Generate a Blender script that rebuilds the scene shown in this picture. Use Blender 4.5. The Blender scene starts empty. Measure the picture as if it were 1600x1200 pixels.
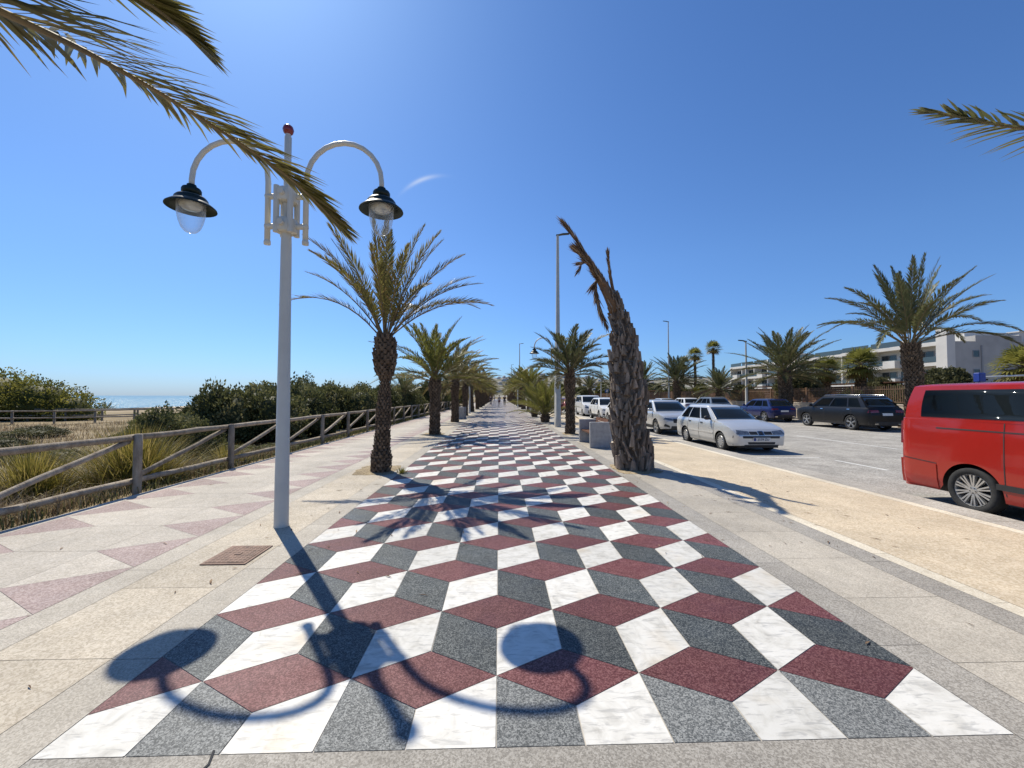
import bpy, math, random
from mathutils import Vector, Matrix, noise
C = bpy.context.scene.collection
R = math.radians
PI = math.pi

# ------------------------------------------------------------------ camera
cam_d = bpy.data.cameras.new("camera"); cam = bpy.data.objects.new("camera", cam_d); C.objects.link(cam)
cam_d.sensor_width = 36.0; cam_d.lens = 14.36; cam_d.clip_start = 0.05; cam_d.clip_end = 20000
_p, _y, _r = 0.02961, 0.03144, 0.00148
_F = Vector((math.sin(_y)*math.cos(_p), math.cos(_y)*math.cos(_p), math.sin(_p)))
_R = Vector((math.cos(_y), -math.sin(_y), 0)); _U = _R.cross(_F)
_R2 = _R*math.cos(_r)+_U*math.sin(_r); _U2 = -_R*math.sin(_r)+_U*math.cos(_r)
m = Matrix((_R2, _U2, -_F)).transposed().to_4x4(); m.translation = Vector((0, 0, 1.6))
cam.matrix_world = m
bpy.context.scene.camera = cam

# ------------------------------------------------------------------ light
SUN_EL, SUN_AZ = R(52.2), R(-35.4)          # azimuth from +Y towards +X
sdir = Vector((math.sin(SUN_AZ)*math.cos(SUN_EL), math.cos(SUN_AZ)*math.cos(SUN_EL), math.sin(SUN_EL)))
sun_d = bpy.data.lights.new("sun", 'SUN'); sun_d.energy = 4.9; sun_d.angle = R(0.53); sun_d.color = (1, 0.93, 0.79)
sun = bpy.data.objects.new("sun", sun_d); C.objects.link(sun)
sun.rotation_euler = sdir.to_track_quat('Z', 'Y').to_euler()
world = bpy.data.worlds.new("World"); bpy.context.scene.world = world; world.use_nodes = True
wn, wl = world.node_tree.nodes, world.node_tree.links
bg = wn['Background']
sky = wn.new('ShaderNodeTexSky'); sky.sky_type = 'NISHITA'; sky.sun_disc = False
sky.sun_elevation = SUN_EL; sky.sun_rotation = SUN_AZ
sky.altitude = 0; sky.air_density = 1.0; sky.dust_density = 0.6; sky.ozone_density = 2.0
# a thin wisp of cloud high over the promenade
tc = wn.new('ShaderNodeTexCoord')
def _dot(v):
    n = wn.new('ShaderNodeVectorMath'); n.operation = 'DOT_PRODUCT'
    wl.new(tc.outputs['Generated'], n.inputs[0]); n.inputs[1].default_value = v; return n.outputs['Value']
def wmath(op, a, b=None):
    n = wn.new('ShaderNodeMath'); n.operation = op
    for i, q in enumerate((a, b)):
        if q is None: continue
        if isinstance(q, (int, float)): n.inputs[i].default_value = q
        else: wl.new(q, n.inputs[i])
    return n.outputs[0]
wc = Vector((-0.168, 0.868, 0.463)).normalized()
wa = (Vector((0.105, 0.0, 0.045)) - wc*Vector((0.105, 0.0, 0.045)).dot(wc)).normalized(); wb = wc.cross(wa)
u_, v_ = _dot(wa), _dot(wb)
v2_ = wmath('SUBTRACT', v_, wmath('MULTIPLY', wmath('MULTIPLY', u_, u_), 3.5))
wisp = wmath('MULTIPLY', wmath('POWER', 2.718, wmath('MULTIPLY', wmath('MULTIPLY', u_, u_), -900.0)),
             wmath('POWER', 2.718, wmath('MULTIPLY', wmath('MULTIPLY', v2_, v2_), -60000.0)))
wisp = wmath('MULTIPLY', wisp, wmath('GREATER_THAN', _dot(wc), 0.5))
mixc = wn.new('ShaderNodeMix'); mixc.data_type = 'RGBA'
wl.new(wmath('MULTIPLY', wisp, 0.4), mixc.inputs[0])
# clear Mediterranean air: bluer than the stock atmosphere, most so at the horizon
tint = wn.new('ShaderNodeValToRGB'); el = tint.color_ramp.elements
sepz = wn.new('ShaderNodeSeparateXYZ'); wl.new(tc.outputs['Generated'], sepz.inputs[0]); wl.new(sepz.outputs[2], tint.inputs[0])
el[0].position = 0.0; el[0].color = (0.385, 0.575, 1.0, 1); el[1].position = 0.75; el[1].color = (0.37, 0.60, 0.90, 1)
for p_, c_ in ((0.06, (0.385, 0.59, 0.92, 1)), (0.3, (0.44, 0.66, 0.95, 1))):
    e_ = el.new(p_); e_.color = c_
hs = wn.new('ShaderNodeMix'); hs.data_type = 'RGBA'; hs.blend_type = 'MULTIPLY'; hs.inputs[0].default_value = 1.0
wl.new(sky.outputs[0], hs.inputs[6]); wl.new(tint.outputs[0], hs.inputs[7])
wl.new(hs.outputs[2], mixc.inputs[6]); mixc.inputs[7].default_value = (6, 6.3, 6.6, 1)
wl.new(mixc.outputs[2], bg.inputs['Color']); bg.inputs['Strength'].default_value = 0.128
vs = bpy.context.scene.view_settings
vs.view_transform = 'Standard'; vs.look = 'None'; vs.exposure = 0.2; vs.gamma = 1.0; vs.use_curve_mapping = False

# ------------------------------------------------------------------ helpers
def tag(o, label=None, cat=None, group=None, kind=None):
    if label: o['label'] = label
    if cat: o['category'] = cat
    if group: o['group'] = group
    if kind: o['kind'] = kind
    return o
def empty(name, loc=(0, 0, 0), rz=0.0, label=None, cat=None, group=None):
    o = bpy.data.objects.new(name, None); C.objects.link(o); o.empty_display_size = 0.2
    o.location = loc; o.rotation_euler = (0, 0, rz)
    return tag(o, label, cat, group)
def copy_tree(o, parent=None):
    c = o.copy(); C.objects.link(c)
    if parent is not None: c.parent = parent
    for ch in list(o.children): copy_tree(ch, c)
    return c
class MB:
    def __init__(s): s.v = []; s.f = []; s.m = []; s.t = []; s.sm = []
    def vert(s, p): s.v.append((p[0], p[1], p[2])); return len(s.v)-1
    def face(s, idx, mat=0, tone=0.5, smooth=False):
        s.f.append(tuple(idx)); s.m.append(mat); s.t.append(tone); s.sm.append(smooth)
    def poly(s, pts, mat=0, tone=0.5, smooth=False):
        b = len(s.v); s.v.extend((p[0], p[1], p[2]) for p in pts); s.face(range(b, b+len(pts)), mat, tone, smooth)
    def box(s, x0, x1, y0, y1, z0, z1, mat=0, tone=0.5, M=None, bev=0.0):
        if bev > 0:
            b = bev; rings = []
            for z, i in ((z0, b), (z0+b, 0), (z1-b, 0), (z1, b)):
                rings.append([Vector((x0+i, y0+b+(0 if i else 0), z)) if 0 else None])
            rings = []
            for z, i in ((z0, b), (z0+b, 0.0), (z1-b, 0.0), (z1, b)):
                a0, a1, c0, c1 = x0+i, x1-i, y0+i, y1-i
                rings.append([(a0+b, c0, z), (a1-b, c0, z), (a1, c0+b, z), (a1, c1-b, z), (a1-b, c1, z), (a0+b, c1, z), (a0, c1-b, z), (a0, c0+b, z)])
            s.loft(rings, mat, tone, True, True, M=M); return
        p = [Vector(q) for q in ((x0,y0,z0),(x1,y0,z0),(x1,y1,z0),(x0,y1,z0),(x0,y0,z1),(x1,y0,z1),(x1,y1,z1),(x0,y1,z1))]
        if M is not None: p = [M @ q for q in p]
        b = len(s.v); s.v.extend(tuple(q) for q in p)
        for q in ((0,3,2,1),(4,5,6,7),(0,1,5,4),(1,2,6,5),(2,3,7,6),(3,0,4,7)): s.face([b+i for i in q], mat, tone)
    def loft(s, rings, mat=0, tone=0.5, cap0=False, cap1=False, closed=True, smooth=False, M=None, tones=None):
        b = len(s.v); n = len(rings[0])
        for r in rings:
            for p in r:
                q = M @ Vector(p) if M is not None else p
                s.v.append((q[0], q[1], q[2]))
        for i in range(len(rings)-1):
            for j in range(n if closed else n-1):
                k = (j+1) % n
                s.face((b+i*n+j, b+i*n+k, b+(i+1)*n+k, b+(i+1)*n+j), mat, tone if tones is None else tones[i], smooth)
        if cap0: s.face([b+j for j in range(n-1, -1, -1)], mat, tone)
        if cap1: s.face([b+(len(rings)-1)*n+j for j in range(n)], mat, tone)
    def tube(s, pts, rad, n=8, mat=0, tone=0.5, caps=True, smooth=True):
        pts = [Vector(p) for p in pts]; rings = []
        if not isinstance(rad, (list, tuple)): rad = [rad]*len(pts)
        up = None
        for i, p in enumerate(pts):
            t = (pts[min(i+1, len(pts)-1)]-pts[max(i-1, 0)])
            t = t.normalized() if t.length > 1e-9 else Vector((0, 0, 1))
            if up is None:
                up = Vector((0, 0, 1)) if abs(t.z) < 0.9 else Vector((0, 1, 0))
            a = t.cross(up)
            if a.length < 1e-6: a = t.cross(Vector((1, 0, 0)))
            a.normalize(); c = a.cross(t).normalized(); up = c
            rings.append([p+(a*math.cos(2*PI*k/n)+c*math.sin(2*PI*k/n))*rad[i] for k in range(n)])
        s.loft(rings, mat, tone, caps, caps, True, smooth)
    def lathe(s, prof, n=24, mat=0, tone=0.5, M=None, smooth=True, cap0=False, cap1=False):
        rings = [[(r*math.cos(2*PI*k/n), r*math.sin(2*PI*k/n), z) for k in range(n)] for r, z in prof]
        s.loft(rings, mat, tone, cap0, cap1, True, smooth, M)
    def build(s, name, mats, parent=None, sharp=None, smooth=None):
        me = bpy.data.meshes.new(name); me.from_pydata(s.v, [], s.f)
        if not isinstance(mats, (list, tuple)): mats = [mats]
        for q in mats: me.materials.append(q)
        me.polygons.foreach_set('material_index', s.m)
        me.polygons.foreach_set('use_smooth', [True]*len(s.f) if smooth else s.sm)
        a = me.attributes.new('tone', 'FLOAT', 'FACE'); a.data.foreach_set('value', s.t)
        if sharp: me.set_sharp_from_angle(angle=R(sharp))
        me.update()
        o = bpy.data.objects.new(name, me); C.objects.link(o)
        if parent is not None: o.parent = parent
        return o

# ------------------------------------------------------------------ materials
class NT:
    def __init__(s, name):
        s.mat = bpy.data.materials.new(name); s.mat.use_nodes = True
        s.n, s.l = s.mat.node_tree.nodes, s.mat.node_tree.links
        s.p = s.n['Principled BSDF']; s.out = s.n['Material Output']; s._tc = None
    def tc(s):
        if s._tc is None: s._tc = s.n.new('ShaderNodeTexCoord').outputs['Object']
        return s._tc
    def node(s, t, **kw):
        n = s.n.new(t)
        for k, v in kw.items(): setattr(n, k, v)
        return n
    def set(s, inp, val):
        if hasattr(val, 'is_output') or isinstance(val, bpy.types.NodeSocket): s.l.new(val, inp)
        else: inp.default_value = val
    def noise(s, scale, detail=3, rough=0.55, vec=None, dist=0.0):
        n = s.node('ShaderNodeTexNoise'); n.inputs['Scale'].default_value = scale; n.inputs['Detail'].default_value = detail
        n.inputs['Roughness'].default_value = rough; n.inputs['Distortion'].default_value = dist
        s.l.new(vec or s.tc(), n.inputs['Vector']); return n.outputs['Fac']
    def voro(s, scale, out='Color', vec=None, feature='F1'):
        n = s.node('ShaderNodeTexVoronoi', feature=feature); n.inputs['Scale'].default_value = scale
        s.l.new(vec or s.tc(), n.inputs['Vector']); return n.outputs[out]
    def ramp(s, fac, stops, interp='LINEAR'):
        n = s.node('ShaderNodeValToRGB'); n.color_ramp.interpolation = interp
        e = n.color_ramp.elements
        while len(e) < len(stops): e.new(0.5)
        for i, (p, c) in enumerate(stops):
            e[i].position = p; e[i].color = (*c, 1) if len(c) == 3 else c
        s.set(n.inputs[0], fac); return n.outputs[0]
    def mix(s, fac, a, b, mode='MIX'):
        n = s.node('ShaderNodeMix', data_type='RGBA', blend_type=mode)
        s.set(n.inputs[0], fac)
        for i, q in ((6, a), (7, b)):
            if isinstance(q, tuple) and len(q) == 3: q = (*q, 1)
            s.set(n.inputs[i], q)
        return n.outputs[2]
    def math(s, op, a, b=0.0):
        n = s.node('ShaderNodeMath', operation=op); s.set(n.inputs[0], a); s.set(n.inputs[1], b); return n.outputs[0]
    def tone(s):
        n = s.node('ShaderNodeAttribute'); n.attribute_name = 'tone'; return n.outputs['Fac']
    def rnd(s):
        return s.node('ShaderNodeObjectInfo').outputs['Random']
    def mapping(s, scale=(1, 1, 1), rot=(0, 0, 0)):
        n = s.node('ShaderNodeMapping'); n.inputs['Scale'].default_value = scale; n.inputs['Rotation'].default_value = rot
        s.l.new(s.tc(), n.inputs['Vector']); return n.outputs[0]
    def bump(s, h, strength=0.3, dist=0.01):
        n = s.node('ShaderNodeBump'); n.inputs['Strength'].default_value = strength; n.inputs['Distance'].default_value = dist
        s.l.new(h, n.inputs['Height']); s.l.new(n.outputs[0], s.p.inputs['Normal'])
    def done(s, col=None, rough=None, metal=None, spec=None, coat=None):
        if isinstance(col, tuple) and len(col) == 3: col = (*col, 1)
        for k, v in (('Base Color', col), ('Roughness', rough), ('Metallic', metal), ('Specular IOR Level', spec), ('Coat Weight', coat)):
            if v is not None: s.set(s.p.inputs[k], v)
        return s.mat

def simple(name, col, rough=0.5, metal=0.0, var=0.12, scale=6.0, spec=None, coat=None, bump=0.0):
    t = NT(name); f = t.noise(scale, 4)
    lo = tuple(c*(1-var) for c in col); hi = tuple(min(1, c*(1+var)) for c in col)
    c = t.ramp(f, [(0.3, lo), (0.7, hi)])
    if bump: t.bump(t.noise(scale*8, 3), bump, 0.01)
    return t.done(c, rough, metal, spec, coat)

def m_marble():
    t = NT('white_marble')
    v = t.mapping((1, 1, 1), (0, 0, 0.6))
    n1 = t.noise(5.0, 6, 0.62, v, 1.6); n2 = t.noise(1.3, 3)
    n3 = t.noise(22.0, 4, 0.6, t.mapping((0.35, 1.6, 1), (0, 0, 0.5)), 0.8)
    c = t.ramp(n1, [(0.28, (0.46, 0.44, 0.40)), (0.42, (0.63, 0.61, 0.56)), (0.55, (0.72, 0.70, 0.65)), (0.8, (0.77, 0.75, 0.705))])
    vein = t.ramp(n3, [(0.53, (0, 0, 0)), (0.66, (1, 1, 1))])
    c = t.mix(t.math('MULTIPLY', vein, 0.5), c, (0.30, 0.295, 0.29))
    st = t.ramp(n2, [(0.56, (0, 0, 0)), (0.72, (1, 1, 1))])
    st2 = t.math('MULTIPLY', st, t.noise(9.0, 4))
    c = t.mix(t.math('MULTIPLY', st2, 0.85), c, (0.62, 0.47, 0.27))
    tn = t.ramp(t.tone(), [(0, (0.80, 0.80, 0.79)), (1, (1.0, 0.995, 0.98))])
    c = t.mix(1.0, c, tn, 'MULTIPLY')
    return t.done(c, t.ramp(n1, [(0.3, (0.6,)*3), (0.7, (0.46,)*3)]), spec=0.25)
def m_speckle(name, lo, mid, hi, scale, tone_lo=0.8, tone_hi=1.15, rough=0.52, wear=None, spec=0.22, dirt=0.14):
    t = NT(name)
    v = t.node('ShaderNodeSeparateColor'); t.l.new(t.voro(scale), v.inputs[0])
    w = t.node('ShaderNodeSeparateColor'); t.l.new(t.voro(scale*2.3), w.inputs[0])
    f = t.math('ADD', t.math('MULTIPLY', v.outputs[0], 0.65), t.math('MULTIPLY', w.outputs[1], 0.35))
    c = t.ramp(f, [(0.22, lo), (0.5, mid), (0.80, hi)])
    tn = t.ramp(t.tone(), [(0, (tone_lo,)*3), (1, (tone_hi,)*3)])
    c = t.mix(1.0, c, tn, 'MULTIPLY')
    d = t.ramp(t.noise(1.1, 5, 0.65), [(0.35, (1-dirt,)*3), (0.65, (1+dirt*0.6,)*3)])
    c = t.mix(1.0, c, d, 'MULTIPLY')
    d2 = t.ramp(t.noise(6.5, 5, 0.7), [(0.3, (1-dirt*0.8,)*3), (0.6, (1.0,)*3)])
    c = t.mix(1.0, c, d2, 'MULTIPLY')
    return t.done(c, t.ramp(t.noise(3, 3), [(0.3, (rough-0.07,)*3), (0.7, (rough+0.1,)*3)]), spec=spec)
M = {}
M['marble'] = m_marble()
M['dark'] = m_speckle('dark_terrazzo', (0.02, 0.025, 0.027), (0.055, 0.062, 0.063), (0.19, 0.20, 0.19), 150, 0.8, 1.25)
M['darkworn'] = m_speckle('worn_dark_terrazzo', (0.075, 0.08, 0.08), (0.165, 0.17, 0.166), (0.32, 0.325, 0.31), 140, 0.9, 1.1, 0.6)
M['red'] = m_speckle('red_terrazzo', (0.075, 0.02, 0.02), (0.125, 0.042, 0.042), (0.22, 0.10, 0.095), 130, 0.85, 1.25)
M['grey'] = m_speckle('grey_terrazzo', (0.23, 0.21, 0.18), (0.335, 0.308, 0.265), (0.44, 0.41, 0.36), 125, 0.9, 1.08, 0.6)
M['greyl'] = m_speckle('pale_slab', (0.33, 0.295, 0.24), (0.42, 0.378, 0.312), (0.51, 0.465, 0.39), 120, 0.9, 1.08, 0.65)
M['beige'] = m_speckle('beige_slab', (0.37, 0.315, 0.235), (0.475, 0.41, 0.315), (0.56, 0.495, 0.395), 80, 0.9, 1.08, 0.65)
M['pinkbase'] = m_speckle('cream_slab', (0.37, 0.33, 0.27), (0.455, 0.41, 0.345), (0.54, 0.49, 0.42), 80, 0.92, 1.06, 0.65)
M['pink'] = m_speckle('pink_terrazzo', (0.24, 0.17, 0.155), (0.325, 0.24, 0.22), (0.42, 0.335, 0.305), 80, 0.9, 1.1, 0.6)
M['path'] = m_speckle('ochre_concrete', (0.44, 0.355, 0.24), (0.535, 0.44, 0.315), (0.61, 0.52, 0.39), 60, 0.95, 1.05, 0.8, dirt=0.13)
M['stripe'] = m_speckle('cream_strip', (0.58, 0.51, 0.39), (0.68, 0.61, 0.48), (0.75, 0.68, 0.55), 80, 0.92, 1.05, 0.7)
M['kerb'] = m_speckle('kerb_stone', (0.32, 0.29, 0.25), (0.41, 0.38, 0.33), (0.50, 0.47, 0.42), 60, 0.88, 1.1, 0.75)
M['asphalt'] = m_speckle('worn_asphalt', (0.26, 0.245, 0.215), (0.36, 0.335, 0.30), (0.47, 0.445, 0.40), 45, 1, 1, 0.85, dirt=0.22)
M['paint'] = simple('road_paint', (0.62, 0.61, 0.57), 0.7, var=0.25, scale=14)
M['mortar'] = simple('mortar', (0.48, 0.445, 0.39), 0.9)
M['crack'] = simple('crack', (0.03, 0.03, 0.032), 0.9)
M['soil'] = m_speckle('sandy_soil', (0.20, 0.15, 0.09), (0.36, 0.28, 0.17), (0.50, 0.41, 0.27), 60, 1, 1, 0.95, dirt=0.3)
M['iron'] = simple('rusty_cover', (0.20, 0.125, 0.09), 0.75, 0.1, 0.35, 12, bump=0.5)
def m_terrain():
    t = NT('dune_ground')
    n = t.noise(0.35, 6, 0.7); n2 = t.noise(7, 4, 0.7)
    c = t.ramp(n, [(0.3, (0.17, 0.13, 0.075)), (0.5, (0.30, 0.235, 0.14)), (0.7, (0.42, 0.34, 0.22))])
    c = t.mix(1.0, c, t.ramp(n2, [(0.3, (0.65,)*3), (0.7, (1.1,)*3)]), 'MULTIPLY')
    sep = t.node('ShaderNodeSeparateXYZ'); t.l.new(t.tc(), sep.inputs[0])
    f = t.node('ShaderNodeMapRange'); t.l.new(sep.outputs[0], f.inputs[0]); f.inputs[1].default_value = -45; f.inputs[2].default_value = -70
    c = t.mix(f.outputs[0], c, (0.50, 0.41, 0.29))
    return t.done(c, 0.95, spec=0.1)
M['terrain'] = m_terrain()
def m_sea():
    t = NT('sea_water')
    v = t.mapping((0.10, 0.10, 1), (0, 0, 0.2))
    n1 = t.noise(5.0, 5, 0.65, v); n2 = t.noise(0.9, 4, 0.6, v)
    b1 = t.node('ShaderNodeBump'); b1.inputs['Strength'].default_value = 1.0; b1.inputs['Distance'].default_value = 0.9
    t.l.new(t.math('ADD', n1, t.math('MULTIPLY', n2, 0.8)), b1.inputs['Height']); t.l.new(b1.outputs[0], t.p.inputs['Normal'])
    return t.done((0.03, 0.15, 0.19), 0.28, spec=0.35)
M['sea'] = m_sea()
def m_leaf(name, stops, trans=0.35, rough=0.45, objvar=0.0, spec=0.4):
    t = NT(name)
    c = t.ramp(t.tone(), stops)
    if objvar:
        c2 = t.ramp(t.rnd(), [(0, (1-objvar, 1-objvar*0.9, 1-objvar)), (1, (1+objvar, 1+objvar*0.8, 1+objvar*0.4))])
        c = t.mix(1.0, c, c2, 'MULTIPLY')
    t.done(c, rough, spec=spec)
    tr = t.node('ShaderNodeBsdfTranslucent'); t.l.new(c, tr.inputs[0])
    mx = t.node('ShaderNodeMixShader'); mx.inputs[0].default_value = trans
    t.l.new(t.p.outputs[0], mx.inputs[1]); t.l.new(tr.outputs[0], mx.inputs[2]); t.l.new(mx.outputs[0], t.out.inputs[0])
    return t.mat
M['frond'] = m_leaf('palm_frond', [(0, (0.25, 0.155, 0.07)), (0.14, (0.20, 0.155, 0.055)), (0.5, (0.14, 0.13, 0.042)), (1, (0.23, 0.205, 0.06))], 0.42, 0.42, 0.12)
M['frondg'] = m_leaf('palm_frond_green', [(0, (0.22, 0.16, 0.06)), (0.15, (0.19, 0.18, 0.05)), (0.5, (0.165, 0.168, 0.042)), (1, (0.29, 0.28, 0.07))], 0.42, 0.45, 0.15, 0.3)
M['frondy'] = m_leaf('palm_frond_grey_green', [(0, (0.20, 0.16, 0.08)), (0.2, (0.125, 0.13, 0.06)), (0.5, (0.105, 0.118, 0.052)), (1, (0.18, 0.185, 0.08))], 0.34, 0.42, 0.12)
M['deadfrond'] = m_leaf('dead_frond', [(0, (0.09, 0.05, 0.028)), (0.5, (0.21, 0.125, 0.066)), (1, (0.36, 0.24, 0.135))], 0.12, 0.7)
M['stalk'] = simple('frond_stalk', (0.19, 0.135, 0.06), 0.75, var=0.25)
M['leaf'] = m_leaf('shrub_leaf', [(0, (0.055, 0.062, 0.026)), (0.5, (0.115, 0.122, 0.048)), (0.9, (0.19, 0.19, 0.08)), (1, (0.25, 0.23, 0.11))], 0.35, 0.6, 0.15, 0.2)
M['leafy'] = m_leaf('sunny_shrub_leaf', [(0, (0.06, 0.066, 0.018)), (0.5, (0.16, 0.16, 0.034)), (1, (0.30, 0.27, 0.06))], 0.42, 0.6, 0.1, 0.2)
M['olive'] = m_leaf('olive_leaf', [(0, (0.055, 0.055, 0.025)), (0.5, (0.11, 0.11, 0.05)), (1, (0.19, 0.18, 0.085))], 0.3, 0.6, 0.15, 0.2)
M['drygrass'] = m_leaf('dry_grass', [(0, (0.13, 0.085, 0.05)), (0.5, (0.30, 0.22, 0.125)), (1, (0.52, 0.42, 0.26))], 0.3, 0.7)
M['tallgrass'] = m_leaf('tall_grass', [(0, (0.10, 0.10, 0.02)), (0.5, (0.26, 0.22, 0.045)), (1, (0.50, 0.38, 0.13))], 0.4, 0.5)
def m_bark(name, cols, scale=9):
    t = NT(name)
    n = t.noise(scale, 6, 0.7, t.mapping((1.6, 1.6, 0.5)))
    c = t.ramp(n, [(0.28, cols[0]), (0.5, cols[1]), (0.75, cols[2])])
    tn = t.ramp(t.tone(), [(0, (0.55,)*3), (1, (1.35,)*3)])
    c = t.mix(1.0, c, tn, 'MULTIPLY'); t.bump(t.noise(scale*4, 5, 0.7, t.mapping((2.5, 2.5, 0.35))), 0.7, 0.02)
    return t.done(c, 0.9, spec=0.15)
M['bark'] = m_bark('palm_bark', [(0.055, 0.037, 0.025), (0.14, 0.098, 0.065), (0.28, 0.205, 0.14)])
M['deadbark'] = m_bark('dead_palm_bark', [(0.08, 0.058, 0.042), (0.235, 0.185, 0.14), (0.44, 0.365, 0.29)], 7)
M['wood'] = m_bark('weathered_wood', [(0.17, 0.135, 0.10), (0.32, 0.27, 0.21), (0.48, 0.42, 0.335)], 5)
M['treebark'] = m_bark('tree_bark', [(0.05, 0.04, 0.03), (0.12, 0.10, 0.08), (0.2, 0.17, 0.14)], 6)
M['pole'] = simple('painted_pole', (0.62, 0.58, 0.485), 0.42, 0.0, 0.06, 3.0, coat=0.15)
M['polew'] = simple('galvanised_pole', (0.52, 0.485, 0.41), 0.5, 0.0, 0.08, 3.0)
M['redball'] = simple('red_enamel', (0.20, 0.012, 0.012), 0.3, coat=0.4)
M['green'] = simple('dark_green_enamel', (0.008, 0.018, 0.014), 0.42, spec=0.3)
def m_glass(name, col, rough, alpha):
    t = NT(name); t.done(col, rough, spec=0.6)
    tr = t.node('ShaderNodeBsdfTransparent'); tr.inputs[0].default_value = (0.93, 0.95, 0.96, 1)
    mx = t.node('ShaderNodeMixShader'); mx.inputs[0].default_value = alpha
    t.l.new(tr.outputs[0], mx.inputs[1]); t.l.new(t.p.outputs[0], mx.inputs[2]); t.l.new(mx.outputs[0], t.out.inputs[0])
    return t.mat
M['bulb'] = m_glass('lamp_glass', (0.75, 0.78, 0.80), 0.08, 0.22)
_n = M['bulb'].node_tree; _w = _n.nodes.new('ShaderNodeLayerWeight'); _w.inputs[0].default_value = 0.35
_a = _n.nodes.new('ShaderNodeMath'); _a.operation = 'MULTIPLY_ADD'; _a.inputs[1].default_value = 0.6; _a.inputs[2].default_value = 0.10
_n.links.new(_w.outputs['Facing'], _a.inputs[0]); _n.links.new(_a.outputs[0], [q for q in _n.nodes if q.type == 'MIX_SHADER'][0].inputs[0])
M['reflector'] = simple('lamp_reflector', (0.6, 0.58, 0.52), 0.3, 0.5)
M['concrete'] = simple('bench_concrete', (0.36, 0.355, 0.34), 0.75, 0, 0.18, 9, bump=0.15)
M['plank'] = m_bark('bench_plank', [(0.09, 0.04, 0.025), (0.15, 0.075, 0.05), (0.2, 0.11, 0.075)], 6)

# ------------------------------------------------------------------ setting: ground, sea, paving, road
def structure(mb, name, mats, **k): return tag(mb.build(name, mats, **k), kind='structure')
rng = random.Random(7)
XT0, XT1, YF = -2.06, 2.45, 1.91            # edges of the cube pattern
YEND = 210.0
def terrain_z(x, y):
    if x > -5.9: return -0.30
    d = -5.9-x
    z = -0.05-0.10*min(1, d/1.2)-0.010*min(d, 40)
    if d > 50: z -= (d-50)*0.031
    w = min(1, d/6)
    if d < 110: z += w*0.22*noise.noise(Vector((x*0.11, y*0.11, 3.0)))+w*0.07*noise.noise(Vector((x*0.5, y*0.5, 1.0)))
    return z
g = MB()
xs = [-320, -260, -200, -180, -165, -150, -135, -120, -105, -90, -75, -64, -56]+[-50+i*1.5 for i in range(30)]+[-6.6, -6.2, -5.92, -5.884, 0, 6.85, 21, 60, 150, 400, 900, 2600]
ys = [-60, -30, -10, 0]+[2+i*1.5 for i in range(44)]+[70, 78, 88, 100, 115, 130, 150, 175, 200, 240, 300, 400, 600, 1000, 2000, 4500]
for x in xs:
    for y in ys: g.vert((x, y, terrain_z(x, y)))
ny = len(ys)
for i in range(len(xs)-1):
    for j in range(ny-1): g.face((i*ny+j, (i+1)*ny+j, (i+1)*ny+j+1, i*ny+j+1), smooth=True)
structure(g, 'ground', M['terrain'])
g = MB(); g.poly([(-12000, -3000, -3.5), (-120, -3000, -3.5), (-120, 15000, -3.5), (-12000, 15000, -3.5)]); structure(g, 'sea', M['sea'])

# bedding under the paving, with the kerb face towards the road
g = MB()
g.box(-5.88, 6.74, -4, YEND, -0.29, -0.004)
structure(g, 'promenade_bed', M['mortar'])
# the cube pattern, tile by tile
def clip(poly, a, c, sign):
    out = []
    for i in range(len(poly)):
        p, q = poly[i], poly[(i+1) % len(poly)]
        dp, dq = sign*(p[a]-c), sign*(q[a]-c)
        if dp >= 0: out.append(p)
        if (dp >= 0) != (dq >= 0):
            t = dp/(dp-dq); out.append((p[0]+(q[0]-p[0])*t, p[1]+(q[1]-p[1])*t))
    return out
def inset(poly, d):
    cx = sum(p[0] for p in poly)/len(poly); cy = sum(p[1] for p in poly)/len(poly)
    out = []
    for p in poly:
        v = Vector((cx-p[0], cy-p[1])); L = v.length
        k = min(d/max(L, 1e-4)*1.6, 0.3); out.append((p[0]+v[0]*k, p[1]+v[1]*k))
    return out
S = 0.4754; W = S*math.sqrt(3); Y0 = 2.389; X0 = -0.0107
g = MB()
def tile(poly, mat, tone):
    for a, c, sg in ((0, XT0, 1), (0, XT1, -1), (1, YF, 1)):
        poly = clip(poly, a, c, sg)
        if len(poly) < 3: return
    poly = inset(poly, 0.0022)
    ar = 0
    for i in range(len(poly)): ar += poly[i][0]*poly[(i+1) % len(poly)][1]-poly[(i+1) % len(poly)][0]*poly[i][1]
    if abs(ar) < 1e-4: return
    if ar < 0: poly = poly[::-1]
    g.poly([(p[0], p[1], 0.0) for p in poly], mat, tone)
row = -1
while Y0+row*1.5*S < YEND-2:
    y = Y0+row*1.5*S; off = 0.5*W if row % 2 else 0.0
    for k in range(-5, 6):
        x = X0+k*W+off
        # red rhombus to the right of vertex (x,y); below it white (left of its bottom) and dark (right of vertex)
        tile([(x, y), (x+W/2, y-S/2), (x+W, y), (x+W/2, y+S/2)], 2, rng.random())
        fr = row == 0 or row == -1
        tile([(x, y), (x, y-S), (x+W/2, y-1.5*S), (x+W/2, y-S/2)], 3 if fr else 1, rng.random())
        tile([(x, y), (x-W/2, y-S/2), (x-W/2, y-1.5*S), (x, y-S)], 0, rng.random())
    row += 1
structure(g, 'cube_pattern_paving', [M['marble'], M['dark'], M['red'], M['darkworn']])
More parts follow.
